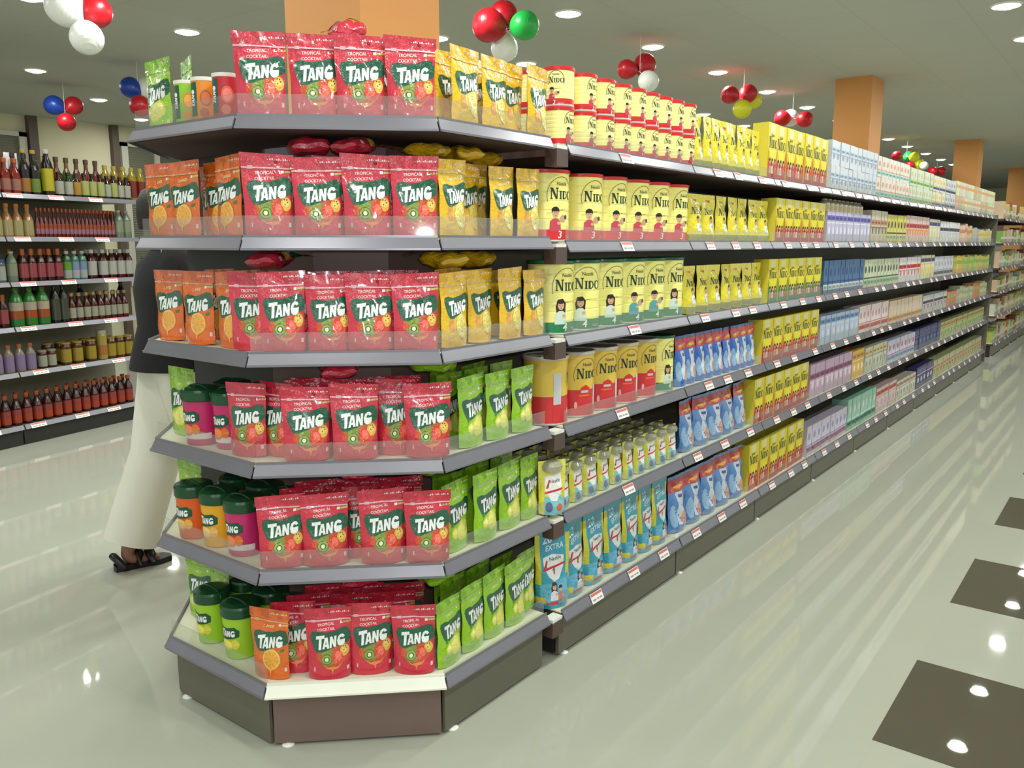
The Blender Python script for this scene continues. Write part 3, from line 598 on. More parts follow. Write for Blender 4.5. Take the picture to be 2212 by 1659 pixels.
FRONT = {
1: [('B', .50, .09, 'Gs', .72), ('L', .085, .175, 'Gs', -.35), ('L', .244, .075, 'cl', .6), ('L', .330, .078, 'co', .6), ('L', .436, .08, 'cr', .6), ('C', .074, .06, 'r'), ('C', .225, .07, 'r'), ('C', .355, .065, 'r'), ('C', .500, .06, 'r'),
    ('R', .08, .15, 'y'), ('R', .187, .065, 'y'), ('R', .345, .075, 'y'), ('R', .470, .105, 'y'), ('R', .56, .06, 'y', .15)],
2: [('L', .077, .06, 'o'), ('L', .205, .065, 'o', .1), ('L', .310, .125, 'o'), ('L', .435, .07, 'o', -.1), ('C', .079, .06, 'r'), ('C', .222, .06, 'r'), ('C', .365, .06, 'r'), ('C', .509, .06, 'r'),
    ('R', .110, .06, 'y'), ('R', .245, .115, 'y'), ('R', .362, .06, 'y'), ('R', .510, .06, 'y')],
3: [('L', .035, .09, 'o'), ('L', .222, .08, 'o', .12), ('L', .392, .09, 'o'), ('C', .005, .125, 'r', -.1), ('C', .110, .06, 'r'), ('C', .236, .065, 'r', .08), ('C', .362, .06, 'r'), ('C', .503, .06, 'r'),
    ('R', .113, .06, 'y'), ('R', .275, .085, 'y', .1), ('R', .415, .065, 'y'), ('R', .561, .07, 'y')],
4: [('B', .50, .10, 'Gs', .75), ('L', .175, .10, 'Tm'), ('L', .295, .13, 'Tm'), ('L', .450, .085, 'r', .35), ('L', .530, .15, 'r', .3), ('C', .161, .06, 'r'), ('C', .308, .06, 'r'), ('C', .425, .125, 'r'), ('C', .532, .07, 'r', .05),
    ('R', .208, .07, 'g'), ('R', .350, .07, 'g'), ('R', .493, .07, 'g')],
5: [('B', .47, .10, 'Gs', .75), ('L', .095, .095, 'To'), ('L', .240, .10, 'Ty'), ('L', .372, .10, 'Tm'), ('C', .071, .06, 'r'), ('C', .205, .06, 'r'), ('C', .30, .13, 'r'), ('C', .384, .06, 'r'), ('C', .526, .055, 'r'),
    ('R', .135, .08, 'g'), ('R', .275, .065, 'g'), ('R', .425, .075, 'g'), ('R', .565, .07, 'g')],
6: [('B', .42, .105, 'Gs', .9), ('B', .51, .19, 'Gs', .7), ('L', .135, .12, 'Tl'), ('L', .310, .11, 'Tl'), ('L', .525, .075, 'o', .35), ('C', .082, .11, 'r', -.1), ('C', .205, .058, 'r', .04), ('C', .335, .075, 'r'), ('C', .478, .06, 'r', -.12),
    ('R', .085, .07, 'g'), ('R', .215, .075, 'g'), ('R', .340, .08, 'g'), ('R', .462, .08, 'g'), ('R', .585, .11, 'g', .1)]}
for k in FRONT:
    for it in FRONT[k]:
        place(it[0], it[1], it[2], it[3], k, (it[4] if len(it) > 4 else .09)+rnd.uniform(-.006, .006), sc=(.94, 1, rnd.uniform(.97, 1.02)) if it[3] in 'royg' else (1, 1, 1))
# second and third rows behind
for k in FRONT:
    for rw, dd in (('second row', .135), ('third row', .20)):
        if rw == 'third row' and k in (1, 2): continue
        for t in (.13, .27, .41):
            if k in (1,) and t == .13: continue
            place('C', t+(.03 if rw[0] == 't' else 0), dd+.01+(.03 if k == 6 else 0), 'r', k, .07, row=rw, z=0, sc=(.90, .95, rnd.uniform(.96, 1.02)))
        yk = 'y' if k < 4 else 'g'
        for t in ((.20, .34, .48) if rw[0] == 's' else (.24, .40)):
            place('R', t, dd+.02, yk, k, .07, row=rw, sc=(.88, .95, rnd.uniform(.97, 1.03)))
    lk = {1: None, 2: 'o', 3: 'o', 4: 'Tm', 5: 'To', 6: 'Tl'}[k]
    if lk:
        for t in (.14, .30, .44): place('L', t, .215 if lk == 'o' else .24, lk, k, rnd.uniform(-.1, .1), row='back row')
# loose pouches laid on top of the standing ones
LAID = [(1, 'C', .335, .20, 'r', 'crumpled red pouch lying on top of the top shelf pouches, before the column', .262, -1.42, .35),
        (2, 'C', .315, .16, 'r', 'crumpled red pouch on its side above the second shelf red pouches', .268, -1.5, -.5),
        (2, 'C', .20, .17, 'r', 'flat dim red pouch lying behind the second shelf red pouches', .268, -1.5, .2),
        (2, 'R', .155, .20, 'y', 'yellow pouch sloping over the second shelf yellow pouches, nearest the red ones', .268, -1.5, .25),
        (2, 'R', .29, .17, 'y', 'yellow pouch bunched high over the middle of the second shelf yellow pouches', .268, -1.5, -.3),
        (2, 'R', .48, .22, 'y', 'yellow pouch bunched over the second shelf, nearest the large cans', .268, -1.5, .4),
        (3, 'R', .17, .15, 'y', 'yellow pouch lying upside down over the third shelf yellow pouches', .268, -1.5, -.2),
        (3, 'R', .40, .19, 'y', 'yellow pouch heaped behind the third shelf yellow pouches', .268, -1.5, .3),
        (3, 'C', .02, .22, 'r', 'red pouch lying back above the third shelf, beside the orange ones', .268, -1.5, -.5),
        (4, 'C', .27, .15, 'r', 'folded red pouch over the fourth shelf red pouches', .264, -1.54, .2),
        (4, 'R', .16, .17, 'g', 'green pouch lying flat above the fourth shelf green pouches', .268, -1.5, .3),
        (5, 'C', .32, .19, 'r', 'red pouch lying flat on the fifth shelf back rows', .268, -1.5, .1),
        (6, 'C', .30, .22, 'r', 'dark red pouch lying across the bottom shelf back rows', .268, -1.5, .15),
        (5, 'R', .12, .20, 'g', 'green pouch lying flat above the fifth shelf, nearest the red ones', .268, -1.5, .2),
        (6, 'R', .12, .18, 'g', 'green pouch lying flat above the bottom shelf, nearest the red ones', .268, -1.5, -.15),
        (6, 'R', .38, .20, 'g', 'green pouch lying flat above the bottom shelf green pouches', .268, -1.5, .25)]
for k, f, t, d, kd, lb, z, pt, yw in LAID:
    place(f, t, d-.06, kd, k, yw, pitch=pt, z=z, sc=(.95, .58, .85) if k > 1 else (.75, .72, .75), row='laid', label=lb)

# ---------------------------------------------------------------- the long run of shelving
Y0 = 1.08; BAY = 1.022
RUNL = {k: v-.012 for k, v in LIP.items()}; RUNL[6] = .160
RZ = {k: v+.033 for k, v in RUNL.items()}
def tagmesh():
    mb = MB(); mb.add([(0, -.026, -.017), (0, .026, -.017), (0, .026, .017), (0, -.026, .017)], [(0, 1, 2, 3)], (234, 232, 226))
    mb.add([(.0006, -.024, .006), (.0006, .024, .006), (.0006, .024, .015), (.0006, -.024, .015)], [(0, 1, 2, 3)], (206, 110, 96))
    for a, b in ((-.02, -.006), (-.002, .006), (.009, .02)): mb.add([(.0006, a, -.01), (.0006, b, -.01), (.0006, b, -.004), (.0006, a, -.004)], [(0, 1, 2, 3)], (150, 148, 150))
    return mb.mesh('price_tag', TAG)
PT = tagmesh()
def bay(y0, y1, name, idx, lb, xx=0.0):
    r = tag(empty(name, (xx, y0, 0)), lb, 'shelving unit', 'bays of the long shelving run'); L = y1-y0
    for k in range(1, 7):
        z0, zt = RUNL[k], RZ[k]
        mb = MB(); mb.box(-.62, -.02, .003, L-.003, zt-.006, zt); sh = mb.build('shelf', SHELF, r)
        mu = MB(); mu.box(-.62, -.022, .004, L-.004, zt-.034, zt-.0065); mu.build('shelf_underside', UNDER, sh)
        strip_piece((.002, .006), (.002, L-.006), (-.016, .006), (-.016, L-.006), z0, z0+.036, sh, STRIP)
        g = MB(); g.box(-.028, -.0255, .02, L-.02, zt, zt+.055); g.box(-.0285, -.025, .02, L-.02, zt+.055, zt+.0565); g.build('clear_guard', ACR, sh)
        nt_ = (1 if idx == 0 else 3) if k < 6 else 3
        for i in range(nt_ if idx < 9 else 2):
            y = L*((.45 if nt_ == 1 else (.2+.3*i))+rnd.uniform(-.06, .06)); o = link('price_tag', PT, sh); o.location = (-.003, y, z0+.017); o.rotation_euler = (0, -.46, 0); o.scale = (1, 1.7, 1.2)
    mb = MB(); mb.box(-.66, -.62, .0, L, .02, 1.96); mb.build('back_panel', BACKP, r)
    mb = MB(); mb.box(-.045, -.03, .006, L-.006, .012, RUNL[6]-.003); mb.build('kick_plate', DGREY, r)
    for q in (.0, L-.012):
        mb = MB(); mb.box(-.62, -.05, q, q+.012, .012, .15); mb.build('base_leg', BLACK, r)
    mf = MB(); mf.lathe([(.018, 0), (.019, .003), (.008, .008), (.008, .0115)], 12, col=(228, 228, 220), cx=-.036, cy=.05); mf.build('levelling_foot', WHITEP, r)
    if idx == 0:
        for k in range(1, 7):
            mb = MB(); mb.box(-.055, -.004, -.075, -.004, RUNL[k]-.045, RUNL[k]+.014); mb.build('end_bracket', BROWN, r)
            mb = MB(); mb.box(-.05, -.006, -.07, -.006, RUNL[k]+.015, RUNL[k]+.027); mb.build('bracket_cap', WHITEP, r)
    return r
nb = 10
for i in range(nb):
    LASTBAY = bay(Y0+i*BAY, Y0+(i+1)*BAY, 'shelving_bay', i, '%s bay of the long grey shelving run, counted from the rounded end display' % ORD[i])
YE = Y0+nb*BAY
for i in range(4):
    bay(YE+.75+i*1.0, YE+.75+(i+1)*1.0, 'shelving_bay', 12, '%s bay of the farther shelving block past the gap' % ORD[i])
mb = MB(); mb.box(-.62, -.0, BAY+.004, BAY+.03, .02, 1.97); mb.build('end_panel', DGREY, LASTBAY)

F90 = pi/2   # products on the run face +X
CS = proto(can('powder_can', .0565, .135, (250, 243, 158), (204, 40, 42), (206, 44, 44), '3', s=.5))
CL = proto(can('powder_can', .088, .262, (250, 242, 140), (204, 40, 42), (214, 44, 44), '3'))
CG = proto(can('powder_can', .088, .272, (248, 242, 142), (34, 96, 62), (36, 128, 78), '4', (210, 226, 214), True))
CG2 = proto(can('powder_can', .088, .272, (248, 242, 142), (34, 96, 62), (36, 128, 78), '4', (90, 160, 166), False))
CR = proto(can('powder_can', .085, .258, (222, 190, 78), (196, 190, 176), (208, 52, 56), None, red=True))
CRS = proto(can('powder_can', .085, .258, (222, 190, 78), (196, 190, 176), (208, 52, 56), None, red=True, seam=True))
YB = [proto(pouch('milk_powder_bag', .128, .225, .075, (232, 216, 40), bag_art('yellow', .128, .225), seed=20+i, wr_=2.2)) for i in range(2)]
BB = [proto(pouch('milk_powder_bag', .125, .24, .07, (44, 110, 206), bag_art('blue', .125, .24), seed=30+i, wr_=1.8)) for i in range(2)]
BL_ = [proto(pouch('milk_powder_bag', .19, .285, .09, (80, 136, 204), bag_art('blue', .19, .285), seed=34+i, wr_=2.2)) for i in range(2)]
TE = [proto(pouch('milk_powder_bag', .165, .315, .09, (46, 158, 184), bag_art('teal', .165, .315), seed=40+i, wr_=1.6)) for i in range(2)]
PK = [proto(pouch('small_milk_pack', .098, .165, .07, (226, 222, 90), bag_art('pack', .098, .165), seed=50+i)) for i in range(2)]
for p in PK:
    c = MB(); c.lathe([(.024, .130), (.034, .136), (.036, .150), (.028, .162), (.012, .166)], 16, col=(166, 166, 140)); c.build('foil_top', FILM, p); KIDS[p.name] = list(p.children)
NR, NG = proto(nido_box(True)), proto(nido_box(False))
GR = 'milk powder goods on the long shelving'
def runput(pr, y, d, z, label, cat, yaw=0, sc=(1, 1, 1), group=GR, x=0):
    return put(pr, (x-d, y, z), (0, 0, F90+yaw), sc, label, group, cat)
# top shelf: two tiers of small cans
ys = [1.142, 1.295, 1.43, 1.56, 1.684, 1.80, 1.917, 2.033, 2.15]
for tier in (0, 1):
    for i, y in enumerate(ys):
        runput(CS, y, .092, RZ[1]+.001+tier*.1365, 'small yellow milk powder can with red lid, %s tier, %s from near end, top shelf' % (('lower', 'upper')[tier], ORD[i]), 'can', rnd.uniform(-.08, .08) - (1.2 if (tier and i == 0) else 0))
    for i, y in enumerate(ys[:3]):
        runput(CS, y, .215, RZ[1]+.001+tier*.1365, 'small yellow milk powder can behind, %s tier, %s from near end, top shelf' % (('lower', 'upper')[tier], ORD[i]), 'can', rnd.uniform(-.3, .3))
for i, y in enumerate((1.09, 1.325, 1.515, 1.705, 1.89, 2.08)):
    runput(CL, y+.02, .126, RZ[2]+.001, 'large yellow milk powder can with red lid, %s from near end, second shelf' % ORD[i], 'can', -.2+rnd.uniform(-.05, .05), (1, 1, .97))
for i, y in enumerate((1.135, 1.32, 1.505, 1.69, 1.875, 2.06)):
    runput((CG, CG, CG, CG2, CG2, CG)[i], y+.015, .126, RZ[3]+.001, 'large yellow milk powder can with green lid, %s from near end, third shelf' % ORD[i], 'can', -.2+rnd.uniform(-.05, .05) + (-.3 if i == 1 else 0))
for i, y in enumerate((1.10, 1.29, 1.47, 1.65, 1.825)):
    runput(CRS if i == 0 else CR, y+.015, .122, RZ[4]+.001, 'large golden milk powder can with red lower half, %s from near end, fourth shelf' % ORD[i], 'can', (.9 if i == 0 else -.25+rnd.uniform(-.1, .1)))
runput(CG, 2.01, .124, RZ[4]+.001, 'large yellow milk powder can with green lid, alone at end of fourth shelf cans', 'can', 0, (.96, .96, .95))
for rw in range(4):
    for i in range(10):
        runput(PK[(i+rw) % 2], 1.155+i*.1035+(.03 if rw % 2 else 0), .075+rw*.088, RZ[5]+.001, 'small white and yellow milk pack, %s row, %s from near end, fifth shelf' % (ORD[rw], ORD[i]), 'milk pack', rnd.uniform(-.15, .15), group='small milk packs on the fifth shelf')
runput(PK[0], 1.02, .045, RZ[5]+.012, 'larger white and blue milk pack standing at the corner joint of the fifth shelf', 'milk pack', -.55, (1.4, 1.1, 1.25), group='small milk packs on the fifth shelf')
for i, y in enumerate((1.10, 1.26, 1.42, 1.58, 1.735, 1.87, 2.0)):
    runput(TE[i % 2], y, .085, RZ[6]+.001, 'tall teal milk powder bag, %s from near end, bottom shelf' % ORD[i], 'bag', rnd.uniform(-.1, .1) - (.5 if i == 0 else 0), (1, 1, 1.05 if i == 0 else 1))
def rowof(prs, y0, y1, n, k, d, desc, cat, tiers=1, hz=.25, sc=(1, 1, 1), jit=.1, ref='from near end'):
    for t in range(tiers):
        for i in range(n):
            y = y0+(y1-y0)*(i+.5)/n
            runput(prs[i % len(prs)], y, d+rnd.uniform(0, .008), RZ[k]+.001+t*hz, '%s, %s%s %s, %s shelf' % (desc, (('lower tier, ', 'upper tier, ')[t] if tiers > 1 else ''), ORD[i], ref, SH[k]), cat, rnd.uniform(-jit, jit), sc)
rowof(YB, 2.22, 3.05, 8, 1, .075, 'glossy yellow milk powder bag', 'bag', sc=(.82, .9, 1.1))
rowof([NR], 3.08, 4.14, 7, 1, .085, 'yellow and red milk powder box', 'box', sc=(.93, 1, 1.22), jit=.02)
rowof(YB, 2.21, 3.22, 7, 2, .075, 'glossy yellow milk powder bag', 'bag')
rowof([NR], 3.24, 4.14, 6, 2, .08, 'yellow and red milk powder box', 'box', sc=(.92, 1, 1), jit=.02)
rowof(YB, 2.17, 3.16, 7, 3, .075, 'glossy yellow milk powder bag', 'bag', sc=(1, 1, 1.02))
rowof([NG], 3.18, 4.14, 6, 3, .08, 'yellow and green milk powder box', 'box', sc=(.96, 1, 1), jit=.02)
rowof(BB, 2.12, 3.1, 9, 4, .075, 'blue milk powder bag with red top', 'bag', sc=(.88, 1, 1))
rowof([NR], 3.13, 4.14, 6, 4, .08, 'yellow and red milk powder box', 'box', jit=.02)
rowof(BL_, 2.2, 3.03, 5, 5, .085, 'large blue milk powder bag', 'bag', sc=(.9, 1, .9))
rowof([NR], 3.05, 4.0, 6, 5, .08, 'yellow and red milk powder box', 'box', sc=(.95, 1, 1.04), jit=.02)
rowof(BL_, 2.12, 3.02, 5, 6, .085, 'large blue milk powder bag with red top', 'bag', sc=(.92, 1, 1))
rowof([NR], 3.05, 4.0, 6, 6, .09, 'yellow and red milk powder box', 'box', tiers=1, sc=(.95, 1, 1.1), jit=.02)
rowof([NR], 3.05, 3.95, 6, 6, .20, 'yellow and red milk powder box, back row', 'box', tiers=1, sc=(.95, 1, 1.3), jit=.02)

# paler cartons further along, in blocks: (shelf, y0, y1, item width, item height, tiers, base, stripe, stripe2, description)
WH, CRM = (214, 214, 212), (206, 200, 176)
BLK = [
(1, 4.2, 5.33, .10, .156, 2, (206, 212, 220), (176, 196, 212), (150, 160, 180), 'pale blue and white carton'),
(1, 5.35, 6.4, .11, .152, 2, (220, 216, 204), (150, 206, 200), (222, 150, 120), 'white carton with mint print'),
(1, 6.42, 7.35, .13, .146, 2, (206, 214, 190), (130, 190, 90), (200, 190, 150), 'pale carton with bright green stripe'),
(1, 7.37, 7.95, .14, .142, 2, (220, 214, 190), (80, 96, 150), (220, 196, 80), 'white carton with blue band and yellow print'),
(1, 7.97, 8.5, .13, .142, 2, (200, 202, 206), (70, 74, 90), (150, 152, 160), 'grey and white carton'),
(1, 8.52, 11.2, .17, .15, 2, (208, 204, 176), (190, 180, 150), (214, 160, 110), 'beige carton'),
(2, 4.2, 5.25, .085, .20, 1, (196, 192, 220), (110, 100, 180), (230, 230, 236), 'white carton with purple print'),
(2, 5.27, 5.75, .09, .24, 1, (206, 196, 170), (196, 140, 110), (120, 110, 90), 'beige carton with brown print'),
(2, 5.77, 6.4, .10, .22, 1, (214, 204, 100), (196, 196, 170), (60, 60, 50), 'yellow carton with dark lettering'),
(2, 6.42, 7.32, .10, .23, 1, (216, 190, 180), (190, 70, 60), (226, 140, 80), 'pink carton with red stripe'),
(2, 7.34, 7.85, .12, .22, 1, (222, 216, 196), (80, 86, 140), (220, 210, 130), 'white carton with blue band'),
(2, 7.87, 8.9, .13, .21, 1, (216, 216, 216), (62, 66, 80), (190, 190, 196), 'white carton with navy band'),
(2, 8.92, 9.7, .14, .20, 1, (206, 170, 130), (214, 190, 160), (190, 130, 90), 'peach carton'),
(2, 9.72, 11.2, .16, .17, 1, (196, 186, 140), (170, 170, 190), (206, 176, 90), 'tan carton'),
(3, 4.2, 5.15, .095, .22, 1, (70, 108, 150), (206, 216, 222), (40, 70, 120), 'dark blue carton with white bottle print'),
(3, 5.17, 6.25, .095, .21, 1, (198, 206, 176), (150, 190, 150), (70, 80, 60), 'pale green carton'),
(3, 6.27, 7.1, .13, .21, 1, (222, 216, 218), (196, 50, 56), (206, 120, 110), 'white carton with red bands'),
(3, 7.12, 7.7, .12, .22, 1, (222, 214, 170), (84, 84, 150), (226, 190, 80), 'cream carton with blue band'),
(3, 7.72, 8.7, .14, .20, 1, (200, 202, 210), (60, 62, 70), (160, 162, 170), 'grey carton with black lettering'),
(3, 8.72, 11.2, .16, .19, 1, (170, 178, 90), (206, 170, 80), (120, 170, 70), 'green and olive carton'),
(4, 4.2, 5.1, .11, .19, 1, (176, 190, 214), (110, 150, 196), (206, 206, 210), 'light blue carton'),
(4, 5.12, 6.0, .10, .20, 1, (220, 206, 200), (206, 60, 50), (190, 140, 150), 'white carton with red top band'),
(4, 6.02, 7.3, .13, .19, 1, (214, 190, 160), (222, 140, 50), (190, 190, 180), 'peach carton with orange stripe'),
(4, 7.32, 8.5, .15, .17, 1, (190, 196, 190), (70, 70, 76), (170, 120, 140), 'grey carton with dark band'),
(4, 8.52, 11.2, .17, .18, 1, (184, 180, 146), (196, 120, 70), (150, 160, 110), 'dull beige carton'),
(5, 4.05, 5.0, .10, .22, 1, (196, 166, 190), (150, 80, 116), (220, 206, 216), 'lilac carton'),
(5, 5.02, 5.35, .10, .21, 1, (222, 176, 80), (206, 150, 60), (226, 220, 196), 'orange carton'),
(5, 5.37, 6.05, .11, .20, 1, (200, 200, 176), (220, 190, 120), (150, 150, 130), 'cream carton with orange top'),
(5, 6.07, 7.1, .13, .19, 1, (196, 200, 214), (110, 160, 200), (196, 100, 130), 'white carton with blue and red lettering'),
(5, 7.12, 8.3, .15, .20, 1, (60, 56, 104), (96, 94, 140), (84, 120, 150), 'navy blue carton'),
(5, 8.32, 11.2, .17, .18, 1, (176, 180, 130), (206, 150, 70), (120, 160, 60), 'olive carton'),
(6, 4.05, 4.98, .10, .20, 1, (206, 196, 214), (170, 90, 130), (150, 150, 190), 'white carton with lilac print'),
(6, 5.0, 5.8, .10, .24, 1, (150, 196, 176), (40, 120, 96), (206, 216, 206), 'mint green carton'),
(6, 5.82, 6.5, .12, .21, 1, (214, 190, 186), (206, 84, 60), (190, 160, 170), 'white carton with red-orange top'),
(6, 6.52, 7.3, .13, .18, 1, (214, 206, 186), (190, 150, 130), (150, 150, 140), 'cream carton'),
(6, 7.32, 8.1, .15, .21, 1, (66, 60, 110), (120, 110, 150), (200, 200, 210), 'navy carton'),
(6, 8.12, 11.2, .17, .19, 1, (186, 190, 140), (200, 150, 130), (170, 120, 60), 'pale green and beige carton')]
def strip_art(w, h, c1, c2, i, seed):
    A = Art(); r = random.Random(seed); a = r.choice((.12, .55, .72))
    A.rect(-w/2, w/2, h*a, h*(a+.16), c1, 1); A.rect(-w/2, w/2, h*(a-.1 if a > .2 else a+.2), h*(a-.06 if a > .2 else a+.25), c2, 1)
    A.ell(r.uniform(-.1, .1)*w, h*(.38 if a > .5 else .65), w*.24, h*.13, c2, 2, 12)
    dk = tuple(int(x*.5) for x in c1)
    for j in range(4): A.rect(-w*.3+j*w*.15, -w*.3+j*w*.15+w*.09, h*(a+.04), h*(a+.11), dk, 2)
    A.rect(-w*.5, -w*.47, 0, h, tuple(int(x*.75) for x in c2), 1)
    return A
FAR = MB(); bi = {}
for bn, (k, y0, y1, w, h, tiers, base, c1, c2, desc) in enumerate(BLK):
    n_ = max(1, int((y1-y0)/w)); st = (y1-y0)/n_
    far = y0 > 8.45; P = None
    if not far: P = proto(carton('goods_carton', st*.96, h, .12, base, strip_art(st*.96, h, c1, c2, 0, bn), tuple(int(x*.93) for x in base), tuple(int(x*.97) for x in base)))
    for t in range(tiers):
        for i in range(n_):
            y = y0+st*(i+.5); z = RZ[k]+.001+t*(h+.0016)
            if far:
                m_ = tuple(max(0, min(255, int(x+rnd.uniform(-14, 14)))) for x in (base if (i//3+t) % 3 else c1)); hh = h*rnd.uniform(.8, 1.05) if tiers == 1 else h
                FAR.box(-.16, -.04, y-st*.47, y+st*.47, z, z+hh, m_); FAR.add([(-.0395, y-st*.47, z+hh*.55), (-.0395, y+st*.47, z+hh*.55), (-.0395, y+st*.47, z+hh*.75), (-.0395, y-st*.47, z+hh*.75)], [(0, 1, 2, 3)], c2)
            else:
                put(P, (-.10-rnd.uniform(0, .006), y, z), (0, 0, F90+rnd.uniform(-.012, .012)), (1, 1, 1), '%s, %s%s in its block, %s shelf' % (desc, ('lower tier, ', 'upper tier, ')[t] if tiers > 1 else '', ORD[i], SH[k]), desc+'s in one block', 'carton')
for k in range(1, 7):
    y = YE+.8
    while y < YE+4.6:
        w = rnd.uniform(.12, .2); h = rnd.uniform(.14, .24); c = rnd.choice([(196, 170, 140), (170, 180, 90), (200, 200, 180), (150, 80, 60), (206, 180, 90), (120, 160, 80)])
        FAR.box(-.18, -.04, y, y+w*.94, RZ[k]+.001, RZ[k]+h, c); FAR.add([(-.0395, y, RZ[k]+h*.3), (-.0395, y+w*.94, RZ[k]+h*.3), (-.0395, y+w*.94, RZ[k]+h*.5), (-.0395, y, RZ[k]+h*.5)], [(0, 1, 2, 3)], (206, 206, 190)); y += w
tag(FAR.build('distant_cartons', CARD), 'mass of small pale and green cartons filling the far bays of the shelving', 'cartons', 'cartons far down the aisle', 'stuff')
# second-layer goods seen above the low cartons of the second to fourth shelves
P1 = proto(bottle('feeding_bottle', .038, .085, (206, 200, 180), (190, 176, 140), (196, 180, 140), .3))
for k, y0, n_ in ((2, 4.3, 9),):
    for i in range(n_): put(P1, (-.1, y0+i*.1, RZ[k]+.2035), (0, 0, 0), (1, 1, 1), 'small beige bottle standing on purple print cartons, %s from near end' % ORD[i], 'beige bottles on the second shelf cartons', 'bottle')
P2 = proto(bottle('milk_bottle', .05, .15, (226, 228, 230), (120, 130, 150), (190, 196, 206), .3))

# ---------------------------------------------------------------- bottle shelving on the far left
LE = Vector((-.225, .974, 0)).normalized(); LN = Vector((LE.y, -LE.x, 0)); LP = Vector((-5.351, 1.164, 0))
LZ = {1: 1.955, 2: 1.62, 3: 1.268, 4: .915, 5: .555, 6: .128}
def lbay(t0, t1, lb):
    r = tag(empty('wall_shelving', LP+LE*t0, math.atan2(LE.y, LE.x)), lb, 'shelving unit', 'dark shelving of the bottle aisle'); L = t1-t0
    # local frame: x along the shelving, -y outward
    for k in range(1, 7):
        z0, zt = LZ[k], LZ[k]+.033
        mb = MB(); mb.box(.003, L-.003, .02, .45, zt-.03, zt); sh = mb.build('shelf', DGREY, r)
        mb = MB(); mb.add([(.004, -.002, z0), (L-.004, -.002, z0), (L-.004, .014, z0+.036), (.004, .014, z0+.036), (.004, .004, z0), (L-.004, .004, z0), (L-.004, .019, z0+.036), (.004, .019, z0+.036)], [(0, 1, 2, 3), (7, 6, 5, 4), (0, 3, 7, 4), (1, 5, 6, 2), (0, 4, 5, 1), (3, 2, 6, 7)]); mb.build('edge_strip', STRIP, sh)
        for q in range(3):
            x = L*(.08+.3*q)+rnd.uniform(-.03, .08); o = link('price_tag', PT, sh); o.location = (x, .003, z0+.018); o.rotation_euler = (0, -.46, -pi/2); o.scale = (1, 2.6, 1.15)
    mb = MB(); mb.box(0, L, .45, .49, .02, 2.05); mb.build('back_panel', BACKP, r)
    mb = MB(); mb.box(.004, L-.004, .03, .045, .0, .122); mb.build('kick_plate', BLACK, r)
    return r
lbay(-1.85, -.815, 'dark shelving unit of the bottle aisle, nearest the room corner')
lbay(-.81, .225, 'dark shelving unit of the bottle aisle, cut by the photo edge')
lbay(.23, 1.5, 'dark shelving unit of the bottle aisle, just behind the walking person')
BOT = {}
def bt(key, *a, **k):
    a = [tuple(int(x*.66) for x in q) if isinstance(q, tuple) else q for q in a]  # bottle colours scaled darker, standing in for the dim light of this aisle
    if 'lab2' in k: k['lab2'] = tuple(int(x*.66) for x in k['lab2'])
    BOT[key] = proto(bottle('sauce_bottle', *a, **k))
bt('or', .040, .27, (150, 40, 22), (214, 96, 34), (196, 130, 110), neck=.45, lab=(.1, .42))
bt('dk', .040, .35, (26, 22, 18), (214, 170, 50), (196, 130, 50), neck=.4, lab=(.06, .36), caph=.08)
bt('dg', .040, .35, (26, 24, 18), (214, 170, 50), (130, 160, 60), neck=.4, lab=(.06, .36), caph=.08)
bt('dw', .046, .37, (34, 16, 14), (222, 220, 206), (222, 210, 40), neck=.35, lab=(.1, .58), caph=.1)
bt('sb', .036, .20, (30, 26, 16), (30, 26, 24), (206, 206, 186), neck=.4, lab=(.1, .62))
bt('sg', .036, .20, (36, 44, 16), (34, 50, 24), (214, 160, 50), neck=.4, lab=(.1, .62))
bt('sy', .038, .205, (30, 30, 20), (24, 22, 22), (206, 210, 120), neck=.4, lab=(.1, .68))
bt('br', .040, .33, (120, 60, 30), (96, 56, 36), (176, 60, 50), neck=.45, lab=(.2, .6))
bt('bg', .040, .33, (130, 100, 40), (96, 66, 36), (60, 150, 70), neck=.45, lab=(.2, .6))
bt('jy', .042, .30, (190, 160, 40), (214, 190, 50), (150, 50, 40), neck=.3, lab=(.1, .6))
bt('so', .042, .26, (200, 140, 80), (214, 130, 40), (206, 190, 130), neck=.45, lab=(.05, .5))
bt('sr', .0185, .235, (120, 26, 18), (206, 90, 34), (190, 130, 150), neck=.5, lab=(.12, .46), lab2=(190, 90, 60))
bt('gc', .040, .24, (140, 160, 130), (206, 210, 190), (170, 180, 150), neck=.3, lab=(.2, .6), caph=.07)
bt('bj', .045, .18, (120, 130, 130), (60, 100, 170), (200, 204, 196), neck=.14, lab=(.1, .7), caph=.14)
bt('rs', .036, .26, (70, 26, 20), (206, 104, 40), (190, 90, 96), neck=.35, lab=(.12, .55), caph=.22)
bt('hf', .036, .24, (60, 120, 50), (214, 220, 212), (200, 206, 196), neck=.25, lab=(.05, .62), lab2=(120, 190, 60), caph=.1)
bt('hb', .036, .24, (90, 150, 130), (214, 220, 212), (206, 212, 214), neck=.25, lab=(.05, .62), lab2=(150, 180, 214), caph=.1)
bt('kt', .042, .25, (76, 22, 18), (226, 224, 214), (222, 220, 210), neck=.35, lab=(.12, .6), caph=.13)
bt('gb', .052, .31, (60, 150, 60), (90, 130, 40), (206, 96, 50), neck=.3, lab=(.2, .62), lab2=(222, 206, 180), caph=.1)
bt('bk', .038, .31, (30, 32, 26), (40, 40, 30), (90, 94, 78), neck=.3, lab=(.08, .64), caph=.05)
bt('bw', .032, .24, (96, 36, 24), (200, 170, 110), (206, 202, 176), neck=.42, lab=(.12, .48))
bt('pu', .040, .22, (176, 160, 140), (206, 120, 60), (176, 150, 196), neck=.35, lab=(.08, .62), caph=.13)
